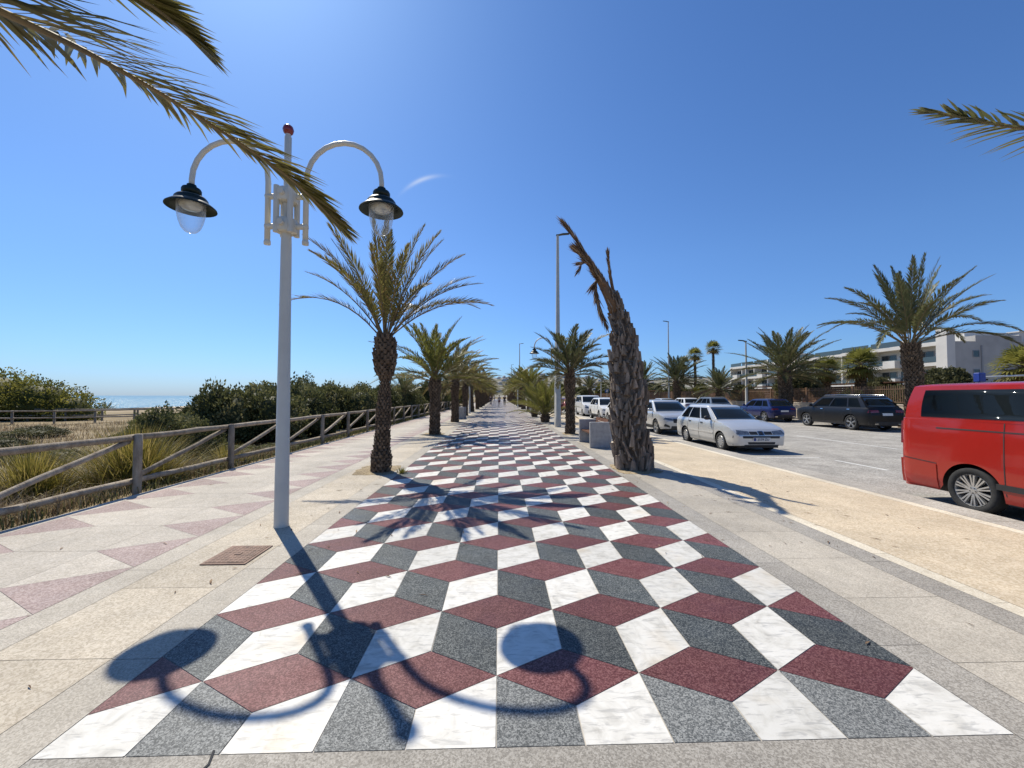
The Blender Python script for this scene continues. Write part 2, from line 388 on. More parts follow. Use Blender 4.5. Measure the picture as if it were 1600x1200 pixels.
# slab strips either side
def strip(name, mat, x0, x1, y0, y1, step, gap=0.004, jitter=0.0, z=0.0, cols=1):
    g = MB(); y = y0; i = 0
    while y < y1:
        st = step if y < 60 else step*6
        for c in range(cols):
            a = x0+(x1-x0)*c/cols; b = x0+(x1-x0)*(c+1)/cols
            sh = (0.5*st if c % 2 else 0)
            q0, q1 = y+sh, min(y+sh+st, y1+sh)
            g.poly([(a+gap/2, q0+gap/2, z), (b-gap/2, q0+gap/2, z), (b-gap/2, q1-gap/2, z), (a+gap/2, q1-gap/2, z)], 0, rng.random())
        y += st
    return structure(g, name, M[mat])
strip('border_strip', 'greyl', -2.35, -2.06, -3.9, YEND, 1.3)
strip('planting_strip', 'beige', -3.12, -2.35, -3.9, YEND, 0.93)
strip('border_strip', 'greyl', -3.40, -3.12, -3.9, YEND, 1.3)
strip('border_strip', 'grey', 2.45, 2.74, -3.9, YEND, 1.3)
strip('planting_strip', 'greyl', 2.74, 3.53, -3.9, YEND, 0.79)
strip('border_strip', 'grey', 3.53, 3.81, -3.9, YEND, 1.3)
strip('cream_strip', 'stripe', 3.81, 3.97, -3.9, YEND, 1.0)
strip('footpath', 'path', 3.97, 6.10, -3.9, YEND, 14.0, 0.006)
strip('cream_strip', 'stripe', 6.10, 6.26, -3.9, YEND, 1.0)
strip('threshold_strip', 'grey', XT0, XT1, -3.8, YF, 5.71, 0.004, cols=1)
g = MB()
y = -3.9
while y < YEND:
    st = 1.0 if y < 60 else 6.0
    r_ = 0.025; y1 = min(y+st, YEND)-0.006
    pr = [(6.265, 0.0), (6.715, 0.0), (6.742, -0.012), (6.752, -0.04), (6.762, -0.29)]
    g.loft([[(x, y, z) for x, z in pr], [(x, y1, z) for x, z in pr]], 0, rng.random(), closed=False)
    y += st
for a in range(0): pass
structure(g, 'kerb', M['kerb'])
# cream walkway with a row of pink triangles down either side
g = MB(); TP = 0.83; yb = 2.31
def tri(p, mat, tone):
    p = inset(p, 0.002)
    ar = sum(p[i][0]*p[(i+1) % len(p)][1]-p[(i+1) % len(p)][0]*p[i][1] for i in range(len(p)))
    if ar < 0: p = p[::-1]
    g.poly([(q[0], q[1], 0) for q in p], mat, tone)
k = -8
while yb+k*TP < YEND-2:
    a = yb+k*TP; b = a+TP; xi, xm, xa, xo = -3.402, -4.14, -4.95, -5.70
    tri([(xi, a), (xi, b), (xm, (a+b)/2)], 1, rng.random())
    tri([(xm, (a+b)/2-TP), (xi, a), (xm, (a+b)/2)], 0, rng.random())
    tri([(xm, (a+b)/2-TP), (xm, (a+b)/2), (xa, (a+b)/2), (xa, (a+b)/2-TP)], 0, rng.random())
    tri([(xo, a), (xo, b), (xa, (a+b)/2)], 1, rng.random())
    tri([(xa, (a+b)/2-TP), (xo, a), (xa, (a+b)/2)], 0, rng.random())
    tri([(-5.87, a), (xo, a), (xo, b), (-5.87, b)], 0, rng.random())
    k += 1
structure(g, 'cream_walkway', [M['pinkbase'], M['pink']])
# crack in the threshold slabs
g = MB(); pts = [(-1.28, 1.93), (-1.255, 1.86), (-1.27, 1.80), (-1.235, 1.73), (-1.24, 1.55)]
for (a, b), (c, d) in zip(pts, pts[1:]): g.poly([(a-0.006, b, 0.004), (c-0.005, d, 0.004), (c+0.005, d, 0.004), (a+0.006, b, 0.004)])
structure(g, 'paving_crack', M['crack'])
# road, painted marks, far pavement
g = MB()
n0 = 40
for j in range(60):
    a, b = -30+j*6, -24+j*6
    g.poly([(6.70, a, -0.12), (20.3, a, -0.12), (20.3, b, -0.12), (6.70, b, -0.12)])
structure(g, 'road', M['asphalt'])
g = MB()
for j in range(50):
    y = 9.3+j*5.4
    g.poly([(9.02, y, -0.116), (9.12, y, -0.116), (9.12, y+1.5, -0.116), (9.02, y+1.5, -0.116)])
for j in range(28):
    y = 5.0+j*8.0
    g.poly([(13.0, y, -0.116), (13.1, y, -0.116), (13.1, y+4.6, -0.116), (13.0, y+4.6, -0.116)])
g.poly([(17.3, -20, -0.116), (17.4, -20, -0.116), (17.4, 200, -0.116), (17.3, 200, -0.116)])
for y in (11.2, 16.45, 21.7, 27.0, 32.4): g.poly([(6.85, y, -0.116), (9.0, y, -0.116), (9.0, y+0.09, -0.116), (6.85, y+0.09, -0.116)])
structure(g, 'road_markings', M['paint'])
g = MB()
g.box(20.3, 20.55, -30, 330, -0.29, 0.0, 1); g.box(20.55, 23.0, -30, 330, -0.29, -0.005, 0)
structure(g, 'far_pavement', [M['greyl'], M['kerb']])
g = MB()                                                # dry gravel plot beyond the wall
g.poly([(23.2, -30, -0.02), (400, -30, -0.02), (400, 330, -0.02), (23.2, 330, -0.02)]); structure(g, 'garden_ground', M['soil'])
def in_soil(x, y, sx, sy, seed):
    r = random.Random(seed); g = MB(); n = 22; ring = []
    for k in range(n):
        a = 2*PI*k/n; c, s = math.cos(a), math.sin(a)
        q = 1/max(abs(c), abs(s))**0.85
        ring.append((x+sx*c*q*r.uniform(0.85, 1.02), y+sy*s*q*r.uniform(0.85, 1.02), 0.004))
    b = g.vert((x, y, 0.035))
    for p in ring: g.vert(p)
    for k in range(n): g.face((b, b+1+k, b+1+(k+1) % n), smooth=True)
    structure(g, 'soil_patch', M['soil'])
# cast cover in the planting strip
g = MB()
Mx = Matrix.Translation((-2.61, 4.23, 0)) 
g.box(-0.21, 0.21, -0.24, 0.24, 0.002, 0.010, M=Mx); g.box(-0.18, 0.18, -0.21, 0.21, 0.010, 0.014, M=Mx)
for k in range(8):
    for j in range(9): g.box(-0.16+k*0.043, -0.14+k*0.043, -0.195+j*0.0465, -0.175+j*0.0465, 0.0138, 0.0165, M=Mx)
g.box(-0.03, 0.03, -0.02, 0.02, 0.014, 0.0195, M=Mx)
tag(g.build('manhole_cover', M['iron']), 'square rusty brown metal cover set flush in the paving near the lamp post', 'manhole cover')
# hills behind the town
def m_hill():
    t = NT('far_hillside')
    n = t.noise(0.02, 6, 0.7); v = t.node('ShaderNodeSeparateColor'); t.l.new(t.voro(0.06), v.inputs[0])
    c = t.ramp(n, [(0.3, (0.075, 0.085, 0.05)), (0.5, (0.16, 0.15, 0.11)), (0.7, (0.26, 0.235, 0.185))])
    c = t.mix(t.ramp(v.outputs[0], [(0.70, (0, 0, 0)), (0.76, (0.75,)*3)]), c, (0.36, 0.34, 0.31))
    return t.done(c, 0.95, spec=0.1)
g = MB(); NXH, NYH = 90, 14
def hill_z(x, y):
    u = (y-760)/700
    prof = max(0, math.sin(min(1, max(0, u))*PI/2))
    h = 64+16*noise.noise(Vector((x*0.0032, 0.3, 0)))+9*noise.noise(Vector((x*0.012, y*0.01, 2.0)))
    e = min(1, max(0, (x+330)/330)); e = e*e*(3-2*e)
    return prof*h*(0.06+0.94*e)-0.5
for i in range(NXH+1):
    for j in range(NYH+1):
        x = -500+i*(2700/NXH); y = 760+j*60; g.vert((x, y, hill_z(x, y)))
for i in range(NXH):
    for j in range(NYH): g.face((i*(NYH+1)+j, (i+1)*(NYH+1)+j, (i+1)*(NYH+1)+j+1, i*(NYH+1)+j+1), smooth=True)
structure(g, 'hills', m_hill())

# ------------------------------------------------------------------ palms
def frond(mb, base, az, e0, L, droop, leaf, n, r, mat_leaf=0, mat_stalk=1, bare=0.16, width=0.028, twist=0.0, vee=0.55, dead=0.0, seg=10, beta0=54, beta1=20, az_drift=0.0, ragged=0.0, rad=0.018, segs2=False):
    """one feather leaf: arching stalk and two rows of stiff leaflets"""
    pts, tans = [], []; p = Vector(base); NS = seg
    for i in range(NS+1):
        s_ = i/NS
        e = e0-droop*s_**1.4; a = az+az_drift*s_*s_
        t = Vector((math.cos(a)*math.cos(e), math.sin(a)*math.cos(e), math.sin(e)))
        pts.append(p.copy()); tans.append(t); p = p+t*(L/NS)
    mb.tube(pts, [rad*(1-0.85*i/NS)+0.002 for i in range(NS+1)], 4, mat_stalk, 0.4, False)
    tone0 = r.uniform(0.3, 0.8)
    for i in range(n):
        s_ = bare+(1-bare)*(i+0.5)/n
        q = s_*NS; j = min(int(q), NS-1); f = q-j
        P = pts[j].lerp(pts[j+1], f); T = tans[j].lerp(tans[j+1], f).normalized()
        side = T.cross(Vector((0, 0, 1)))
        if side.length < 0.05: side = Vector((-math.sin(az), math.cos(az), 0))
        side.normalize(); N = side.cross(T).normalized()
        if twist:
            c, s2 = math.cos(twist), math.sin(twist); side, N = side*c+N*s2, N*c-side*s2
        u = (s_-bare)/(1-bare)
        prof = min(1.0, 0.35+u*3.2)*(1.0 if u < 0.55 else 1-0.72*((u-0.55)/0.45)**1.5)
        for sg in (-1, 1):
            if ragged and r.random() < ragged: continue
            be = R(beta0+(beta1-beta0)*u+r.uniform(-9, 9)); ga = vee+r.uniform(-0.35, 0.35)
            d = T*math.cos(be)+(side*sg*math.cos(ga)+N*math.sin(ga))*math.sin(be)
            l = leaf*prof*r.uniform(0.82, 1.1); w = width*r.uniform(0.8, 1.2)*(0.75 if u > 0.8 else 1)
            wv = d.cross(N if abs(d.dot(N)) < 0.9 else side).normalized()*(w/2)
            tn = min(1, max(0, tone0+r.uniform(-0.3, 0.3)))
            if r.random() < dead: tn = r.uniform(0, 0.12)
            tip = P+d*l+Vector((0, 0, -l*l*r.uniform(0.05, 0.25)))
            if segs2:
                md = P+d*l*0.45; md2 = P+d*l*0.75+Vector((0, 0, -l*l*0.03))
                b = len(mb.v)
                for q_ in (P-wv*0.4, P+wv*0.4, md+wv, md-wv, md2+wv*0.6, md2-wv*0.6, tip): mb.v.append(tuple(q_))
                mb.face((b, b+1, b+2, b+3), mat_leaf, tn); mb.face((b+3, b+2, b+4, b+5), mat_leaf, tn); mb.face((b+5, b+4, b+6), mat_leaf, tn)
            else:
                md = P+d*l*0.42
                mb.poly([P, md+wv, tip, md-wv], mat_leaf, tn)
def crown(seed, n, L, leaf, nleaf, emin=-0.25, emax=1.45, droop=(0.5, 1.1), width=0.03, wind=None, vee=0.55, dead=0.05, ragged=0.0, zspread=0.35, curve=1.0, seg=10, rad=0.018, bare=0.16):
    r = random.Random(seed); mb = MB()
    for i in range(n):
        q = (i+0.5)/n; az = i*2.39996+r.uniform(-0.25, 0.25)
        e0 = emin+(emax-emin)*q**curve+r.uniform(-0.1, 0.1)
        l = L*r.uniform(0.82, 1.1)*(0.85+0.15*math.sin(q*PI))
        dr = r.uniform(*droop)*(1.1-0.45*q)
        az_d = 0.0
        if wind is not None:
            dlt = (wind-az+PI) % (2*PI)-PI; az_d = 0.35*math.sin(dlt)
        frond(mb, (0.06*math.cos(az), 0.06*math.sin(az), zspread*(q-0.6)), az, e0, l, dr, leaf*r.uniform(0.9, 1.1), nleaf, r,
              bare=bare, width=width, twist=r.uniform(-0.4, 0.4), vee=vee, dead=dead if q > 0.15 else dead*5, seg=seg, az_drift=az_d, ragged=ragged, rad=rad)
    return mb
def trunk(path, radii, rows, per, size, seed, out=0.35, jag=0.3, tipw=0.62):
    """tapered stem covered by the stubs of cut leaves in a spiral"""
    r = random.Random(seed); mb = MB(); path = [Vector(p) for p in path]
    zs = [0]
    for a, b in zip(path, path[1:]): zs.append(zs[-1]+(b-a).length)
    H = zs[-1]
    def at(s_):
        d = s_*H
        for i in range(len(zs)-1):
            if d <= zs[i+1] or i == len(zs)-2:
                f = (d-zs[i])/max(1e-6, zs[i+1]-zs[i]); f = max(0, min(1, f))
                f2 = f*f*(3-2*f)
                return path[i].lerp(path[i+1], f), radii[i]+(radii[i+1]-radii[i])*f2, (path[i+1]-path[i]).normalized()
    rings = []; NR = max(10, rows)
    for i in range(NR+1):
        P, rd, T = at(i/NR); rings.append([(P.x+rd*0.93*math.cos(2*PI*k/16), P.y+rd*0.93*math.sin(2*PI*k/16), P.z) for k in range(16)])
    mb.loft(rings, 0, 0.15, True, True, smooth=True)
    for i in range(rows):
        for k in range(per):
            s_ = (i+r.uniform(-jag, jag)*0.5+0.2)/rows
            if s_ < 0 or s_ > 0.995: continue
            P, rd, T = at(s_); sz = size(s_)*r.uniform(1-jag, 1+jag)
            a = 2*PI*(k+(0.5 if i % 2 else 0))/per+r.uniform(-jag, jag)*1.8/per
            e = Vector((math.cos(a), math.sin(a), 0)); tg = Vector((-math.sin(a), math.cos(a), 0))
            wd = 2*PI*rd/per*0.56*r.uniform(1-jag*0.6, 1+jag*0.4); hh = sz
            b0 = P+e*rd*0.90; up = (T+e*out*r.uniform(0.6, 1.3)+tg*r.uniform(-0.2, 0.2)*jag*2).normalized()
            th = sz*0.22*r.uniform(0.7, 1.4); tw = tipw*r.uniform(0.5, 1.25)
            v = [b0-tg*wd-T*hh*0.25, b0+tg*wd-T*hh*0.25, b0+up*hh*0.75+tg*wd*tw+e*th*0.6, b0+up*hh*0.75-tg*wd*tw+e*th*0.6,
                 b0-tg*wd*0.55-T*hh*0.1+e*(th+rd*0.10), b0+tg*wd*0.55-T*hh*0.1+e*(th+rd*0.10), b0+up*hh*0.72+tg*wd*tw*0.65+e*th*1.5, b0+up*hh*0.72-tg*wd*tw*0.65+e*th*1.5]
            b = len(mb.v); mb.v.extend(tuple(q) for q in v); tn = r.uniform(0.25, 1.0)
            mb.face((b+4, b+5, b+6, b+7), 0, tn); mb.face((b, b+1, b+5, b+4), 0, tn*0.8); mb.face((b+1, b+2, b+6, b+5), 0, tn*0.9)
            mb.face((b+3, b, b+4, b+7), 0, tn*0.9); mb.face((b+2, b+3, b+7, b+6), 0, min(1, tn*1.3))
    return mb
LROW = 'palms in the left promenade row'; RROW = 'palms in the right promenade row'; FROW = 'tall palms across the road'
def palm(loc, label, group, tr, cr, ztop, mats=('bark', 'frond'), rz=0.0, name='palm_tree'):
    o = empty(name, loc, rz, label, 'palm tree', group)
    t = tr.build('trunk', M[mats[0]], o)
    c = cr.build('crown', [M[mats[1]], M['stalk']], o); c.location = ztop
    return o
# nearest palm of the left row: upright brownish crown, swollen neck
r = random.Random(3)
P1 = [(-0.02, 0, 0), (0.0, 0, 0.30), (0.0, 0, 0.5), (0.03, 0, 1.2), (0.06, 0, 1.88), (0.05, 0, 2.12), (0.05, 0, 2.45), (0.05, 0, 2.78), (0.05, 0, 2.92)]
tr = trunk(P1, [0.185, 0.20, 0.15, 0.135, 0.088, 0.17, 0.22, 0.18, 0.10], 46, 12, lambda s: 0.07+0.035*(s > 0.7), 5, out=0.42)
mb = MB()
spec = [  # azimuth (deg, 0 = +X right, 90 = away), elevation, length, droop
 (185, 50, 2.35, 85), (172, 54, 2.3, 40), (160, 62, 2.3, 34), (200, 66, 2.45, 40), (185, 70, 2.4, 18), (230, 70, 2.4, 28), (110, 68, 2.4, 30), (265, 79, 2.35, 15),
 (285, 84, 2.5, 10), (95, 84, 2.5, 14), (355, 80, 2.45, 22), (20, 72, 2.5, 26), (330, 68, 2.45, 34), (5, 64, 2.5, 38), (15, 55, 2.45, 42), (350, 46, 2.35, 50),
 (5, 42, 2.45, 62), (20, 48, 2.3, 75), (65, 60, 2.3, 45), (300, 62, 2.2, 42), (240, 55, 2.2, 50), (135, 58, 2.3, 45), (80, 50, 2.3, 60), (275, 60, 2.0, 40)]
for a, e, l, d in spec:
    frond(mb, (0.07*math.cos(R(a)), 0.07*math.sin(R(a)), r.uniform(-0.05, 0.12)), R(a), R(e), l, R(d), 0.34, 92, r, bare=0.16, width=0.024, beta0=50, beta1=18, twist=r.uniform(-0.3, 0.3),
          vee=0.5, dead=0.12, ragged=0.35 if a in (185, 172) and e < 60 else 0.06, rad=0.015)
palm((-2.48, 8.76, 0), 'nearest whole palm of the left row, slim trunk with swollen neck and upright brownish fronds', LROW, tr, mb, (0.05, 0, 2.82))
in_soil(-2.62, 8.95, 0.46, 0.62, 1)
# four standard promenade palms shared by the rows
def std_trunk(seed, h, r0, r1):
    return trunk([(0, 0, 0), (0, 0, 0.3), (0.02, 0, h*0.55), (0, 0.02, h*0.8), (0, 0, h)], [r0*1.12, r0, r0*0.88, r0*1.15, r1], int(h*13), 10, lambda s: 0.10+0.04*s, seed, out=0.45)
ordw = ['', '', 'second', 'third', 'fourth', 'fifth', 'sixth', 'seventh', 'eighth', 'ninth', 'tenth', 'eleventh', 'twelfth', 'thirteenth', 'fourteenth', 'fifteenth', 'sixteenth', 'seventeenth', 'eighteenth', 'nineteenth']
pal = []
for i, (h, L, sd, mt, r0, emin) in enumerate([(2.45, 2.75, 21, 'frondg', 0.19, 0.2), (2.75, 2.95, 22, 'frond', 0.20, -0.1), (2.6, 2.5, 23, 'frondg', 0.22, 0.0), (2.75, 2.1, 24, 'frondy', 0.17, 0.1)]):
    cr = crown(sd, 34, L, 0.42, 66, emin=emin, emax=1.4, droop=(0.55, 1.15), width=0.042, wind=0.0, vee=0.5, dead=0.07)
    pal.append((std_trunk(sd, h, r0, r0*0.75), cr, h, mt))
protos = {}
def std_palm(i, loc, rz, label, group, sc=1.0):
    if i not in protos:
        t_, c_, h, mt = pal[i]
        o = palm(loc, label, group, t_, c_, (0, 0, h-0.08), ('bark', mt), rz); protos[i] = o
    else:
        o = copy_tree(protos[i]); o.location = loc; o.rotation_euler = (0, 0, rz)
        tag(o, label, 'palm tree', group)
    o.scale = (sc, sc, sc*rng.uniform(0.93, 1.06) if loc[1] > 30 else sc)
    if loc[1] > 30: o.rotation_euler = (rng.uniform(-.05, .05), rng.uniform(-.05, .05), rz)
    return o
std_palm(0, (-2.67, 17.1, 0), 0.4, 'second whole palm of the left promenade row, greener and rounder than the nearest one', LROW)
in_soil(-2.75, 17.2, 0.46, 0.6, 2)
std_palm(1, (-2.72, 25.4, 0), 2.0, 'third whole palm of the left row, with a thick dark trunk beside a bench', LROW)
std_palm(3, (3.02, 17.3, 0), 1.0, 'first leafy palm of the right row, dark slim trunk next to the tall light pole', RROW)
in_soil(3.05, 17.3, 0.36, 0.6, 4)
seq = [2, 1, 0, 1, 2, 1, 0, 2]
for k in range(4, 20):
    y = 25.4+(k-3)*8.35
    std_palm(seq[k % 8] if k > 4 else 1, (-2.75+rng.uniform(-.1, .1), y, 0), rng.uniform(0, 6.28), '%s palm of the left promenade row, counted from the nearest whole one' % ordw[k], LROW, rng.uniform(0.95, 1.2))
for k in range(2, 18):
    y = 17.3+(k-1)*8.3
    if k in (2, 3): continue
    std_palm(seq[(k+3) % 8], (3.05+rng.uniform(-.1, .1), y, 0), rng.uniform(0, 6.28), '%s palm of the right promenade row, counted from the leafy one by the light pole' % ordw[k], RROW, rng.uniform(0.95, 1.15))
# low bushy young palms on the right
def bushpalm(seed, loc, n, L, label, cat='palm', h=0.35):
    o = empty('young_palm', loc, 0, label, cat, 'low trunkless palms in the right row')
    trunk([(0, 0, 0), (0, 0, h*0.5), (0, 0, h)], [0.2, 0.24, 0.14], 6, 10, lambda s: 0.14, seed, out=0.8).build('trunk', M['bark'], o)
    c = crown(seed, n, L, 0.40, 60, emin=0.35, emax=1.5, droop=(0.4, 0.9), width=0.03, vee=0.5, dead=0.03).build('crown', [M['frondg'], M['stalk']], o); c.location = (0, 0, h)
    return o
bushpalm(31, (2.85, 25.2, 0), 44, 2.5, 'bushy green trunkless palm left of the tall grey light pole', h=0.5)
bushpalm(32, (2.75, 31.5, 0), 34, 2.4, 'smaller trunkless palm behind the bushy green one near the light pole', h=0.75)
# palms across the road
trf = trunk([(-0.15, 0, 0), (0.05, 0, 0.6), (0.12, 0, 2.0), (0.0, 0, 3.5), (-0.05, 0, 4.35)], [0.46, 0.35, 0.30, 0.33, 0.29], 44, 15, lambda s: 0.15+0.05*s, 41, out=0.55)
mb = MB(); r = random.Random(77)
spec = [(180, 34, 4.6, 78), (168, 40, 4.5, 70), (195, 52, 4.3, 62), (205, 22, 3.7, 88), (150, 58, 4.4, 50), (175, 64, 4.5, 48), (185, 74, 4.2, 26), (215, 66, 4.2, 30),
 (120, 78, 4.3, 15), (270, 84, 4.6, 8), (90, 84, 4.5, 10), (60, 80, 4.4, 12), (300, 82, 4.3, 16), (0, 76, 4.4, 20), (20, 62, 4.5, 30), (340, 58, 4.7, 34), (10, 54, 4.6, 38), (355, 48, 4.6, 48),
 (5, 40, 4.6, 66), (345, 34, 4.8, 70), (15, 30, 4.6, 75), (335, 22, 4.2, 70), (260, 60, 3.9, 50), (240, 48, 4.0, 60), (285, 50, 3.8, 60), (95, 55, 4.2, 55), (70, 45, 4.2, 60), (130, 45, 4.2, 60), (310, 70, 4.2, 30), (230, 75, 4.2, 24), (45, 68, 4.2, 34), (160, 78, 4.2, 16)]
for a, e, l, d in spec:
    frond(mb, (0.15*math.cos(R(a)), 0.15*math.sin(R(a)), r.uniform(-0.2, 0.3)), R(a), R(e), l, R(d), 0.55, 100, r, bare=0.18, width=0.05, beta0=50, beta1=18, twist=r.uniform(-0.3, 0.3), vee=0.4, dead=0.06, ragged=0.05, rad=0.03, az_drift=0.0)
palm((21.3, 20.4, 0), 'largest tall palm across the road, behind the red van, with wide arching fronds', FROW, trf, mb, (-0.05, 0, 4.3), ('bark', 'frondy'))
trg = trunk([(-0.1, 0, 0), (0.05, 0, 0.6), (0.1, 0, 1.8), (0, 0, 3.5)], [0.5, 0.42, 0.38, 0.36], 36, 14, lambda s: 0.15+0.06*s, 42, out=0.55)
cg = crown(43, 46, 4.0, 0.55, 76, emin=-0.1, emax=1.45, droop=(0.5, 1.0), width=0.06, wind=0.0, vee=0.4, dead=0.05, zspread=0.6, rad=0.03)
pb = palm((21.4, 30.0, 0), 'full round palm across the road behind the blue car', FROW, trg, cg, (0, 0, 3.45), ('bark', 'frondy'))
for (x, y, s, rz, lb) in ((21.5, 48.8, 0.98, 1.0, 'round palm across the road above the brown fence, left of the slim fan palms'),
        (21.6, 39.5, 0.66, 2.1, 'short palm across the road to the left of the full round palm'), (21.5, 61, 1.02, 3.0, 'palm across the road partly hidden behind the dead leaning trunk'),
        (21.5, 74, 0.95, 4.0, 'palm across the road just left of the dead leaning trunk'), (21.5, 96, 0.95, 5.0, 'farthest palm of the row across the road')):
    o = copy_tree(pb); o.location = (x, y, 0); o.scale = (s, s, s); o.rotation_euler = (0, 0, rz); tag(o, lb, 'palm tree', FROW)
# dead leaning palm
dp = [(3.0, 0, 0), (2.99, 0, 0.25), (2.90, 0, 1.0), (2.86, 0, 1.7), (2.83, 0, 2.35), (2.79, 0, 2.75), (2.72, 0, 3.2), (2.62, 0, 3.6), (2.50, 0, 3.95)]
dp = [(x-2.98, y, z) for x, y, z in dp]
root = empty('dead_palm', (2.98, 9.02, 0), 0, 'dead palm with a thick leaning grey trunk and a few brown hanging fronds', 'palm tree')
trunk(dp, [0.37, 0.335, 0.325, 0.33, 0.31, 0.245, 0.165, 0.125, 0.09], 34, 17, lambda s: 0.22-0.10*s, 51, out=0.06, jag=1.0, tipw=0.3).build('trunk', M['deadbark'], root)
def dead_frond(path, n, leaf, width, seed, beta=20, rad=0.02):
    r = random.Random(seed); mb = MB(); path = [Vector(p) for p in path]
    path = [Vector((p.x-2.98, p.y, p.z)) for p in path]
    mb.tube(path, [rad*(1-0.8*i/(len(path)-1)) for i in range(len(path))], 6, 0, 0.5)
    for i in range(n):
        q = (i+0.5)/n*(len(path)-1); j = min(int(q), len(path)-2); f = q-j
        P = path[j].lerp(path[j+1], f); T = (path[j+1]-path[j]).normalized()
        a = r.uniform(0, 6.28); s1 = T.cross(Vector((0.3, 0.9, 0.1))).normalized(); s2 = T.cross(s1)
        e = s1*math.cos(a)+s2*math.sin(a); be = R(r.uniform(4, beta)); d = T*math.cos(be)+e*math.sin(be)
        l = leaf*r.uniform(0.6, 1.15)*(1 if q < len(path)-1.8 else 0.8); wv = d.cross(e).normalized()*width*r.uniform(0.5, 1)
        tip = P+d*l+Vector((0, 0, -0.12*l*l)); mb.poly([P, P+d*l*0.4+wv, tip, P+d*l*0.4-wv], 0, r.random())
    return mb.build('dead_frond', M['deadfrond'], root)
dead_frond([(2.60, 0, 3.6), (2.42, 0, 3.98), (2.22, -0.02, 4.32), (1.98, -0.02, 4.68), (1.80, 0, 4.98), (1.62, 0, 5.25), (1.50, 0, 5.40)], 330, 0.40, 0.022, 1, 15, 0.05)
dead_frond([(2.62, 0, 3.5), (2.46, 0, 3.85), (2.30, 0, 4.15), (2.12, 0, 4.45), (1.92, 0, 4.70), (1.83, 0, 4.79)], 520, 0.46, 0.034, 2, 19, 0.15)
dead_frond([(2.70, 0.04, 3.3), (2.58, 0.04, 3.65), (2.46, 0.03, 3.98), (2.32, 0.03, 4.25), (2.2, 0.03, 4.42)], 220, 0.32, 0.03, 6, 16, 0.08)
dead_frond([(2.66, 0.03, 3.5), (2.56, 0.03, 3.95), (2.49, 0, 4.3), (2.45, 0, 4.62), (2.44, 0, 4.75)], 170, 0.28, 0.024, 3, 15, 0.05)
dead_frond([(2.36, -0.08, 4.05), (2.20, -0.1, 4.22), (2.13, -0.1, 4.12), (2.14, -0.1, 3.85), (2.22, -0.1, 3.5), (2.34, -0.1, 3.22)], 260, 0.34, 0.026, 4, 22, 0.05)
dead_frond([(2.12, -0.05, 4.46), (1.95, -0.05, 4.58), (1.84, -0.05, 4.56), (1.77, -0.05, 4.42)], 110, 0.26, 0.022, 5, 22, 0.03)
in_soil(3.0, 8.98, 0.50, 0.62, 3)
# palm standing left of the frame, its long fronds hang into view by the lamp
o = empty('palm_tree', (-2.6, 0.1, 0), 0, 'palm beside the camera whose long frond reaches across the white lamp post', 'palm tree', LROW)
trunk([(0, 0, 0), (0, 0, 0.3), (0, 0, 1.2), (0, 0, 1.75), (0, 0, 2.0)], [0.2, 0.18, 0.14, 0.17, 0.11], 26, 11, lambda s: 0.11, 61, out=0.5).build('trunk', M['bark'], o)
mb = MB(); r = random.Random(9)
def path_frond(mb, path, leaf, n, r, bare=0.05, width=0.026, lift=0.9, side_bias=(1, 1), beta0=58, beta1=24, rad=0.016, jit=0.35):
    path = [Vector(p) for p in path]; sm = []
    for i in range(len(path)-1):
        p0 = path[max(0, i-1)]; p1 = path[i]; p2 = path[i+1]; p3 = path[min(len(path)-1, i+2)]
        for k in range(5):
            t = k/5; sm.append(0.5*((2*p1)+(p2-p0)*t+(2*p0-5*p1+4*p2-p3)*t*t+(3*p1-p0-3*p2+p3)*t**3))
    sm.append(path[-1]); NS = len(sm)-1
    mb.tube(sm, [rad*(1-0.8*i/NS)+0.002 for i in range(NS+1)], 6, 1, 0.4, True)
    for i in range(n):
        s_ = bare+(1-bare)*(i+0.5)/n; q = s_*NS; j = min(int(q), NS-1); f = q-j
        P = sm[j].lerp(sm[j+1], f); T = (sm[j+1]-sm[j]).normalized()
        side = T.cross(Vector((0, 0, 1))).normalized(); N = side.cross(T).normalized(); u = s_
        prof = min(1, 0.5+u*2)*(1 if u < 0.5 else 1-0.6*((u-0.5)/0.5)**1.3)
        for sg in (-1, 1):
            be = R(beta0+(beta1-beta0)*u+r.uniform(-8, 8)); ga = lift+r.uniform(-jit, jit)
            k = side_bias[0] if sg < 0 else side_bias[1]
            if r.random() > k: continue
            d = (T*math.cos(be)+(side*sg*math.cos(ga)+N*math.sin(ga))*math.sin(be)).normalized()
            l = leaf*prof*r.uniform(0.8, 1.12); wv = d.cross(N if abs(d.dot(N)) < 0.9 else side).normalized()*(width/2*r.uniform(0.7, 1.2))
            tn = min(1, max(0, 0.55+r.uniform(-0.4, 0.45))); g0 = Vector((0, 0, -1))*l*l
            p1 = P+d*l*0.3; p2 = P+d*l*0.65+g0*0.10; tip = P+d*l+g0*0.35; b = len(mb.v)
            for q_ in (P-wv*0.35, P+wv*0.35, p1+wv, p1-wv, p2+wv*0.75, p2-wv*0.75, tip): mb.v.append(tuple(q_))
            mb.face((b, b+1, b+2, b+3), 0, tn); mb.face((b+3, b+2, b+4, b+5), 0, tn); mb.face((b+5, b+4, b+6), 0, tn)
B = Vector((2.6, -0.1, 0)); CP = Vector((0, 0, 1.6))
def near(pts, k): return [CP+(Vector(p)-CP)*k+B for p in pts]
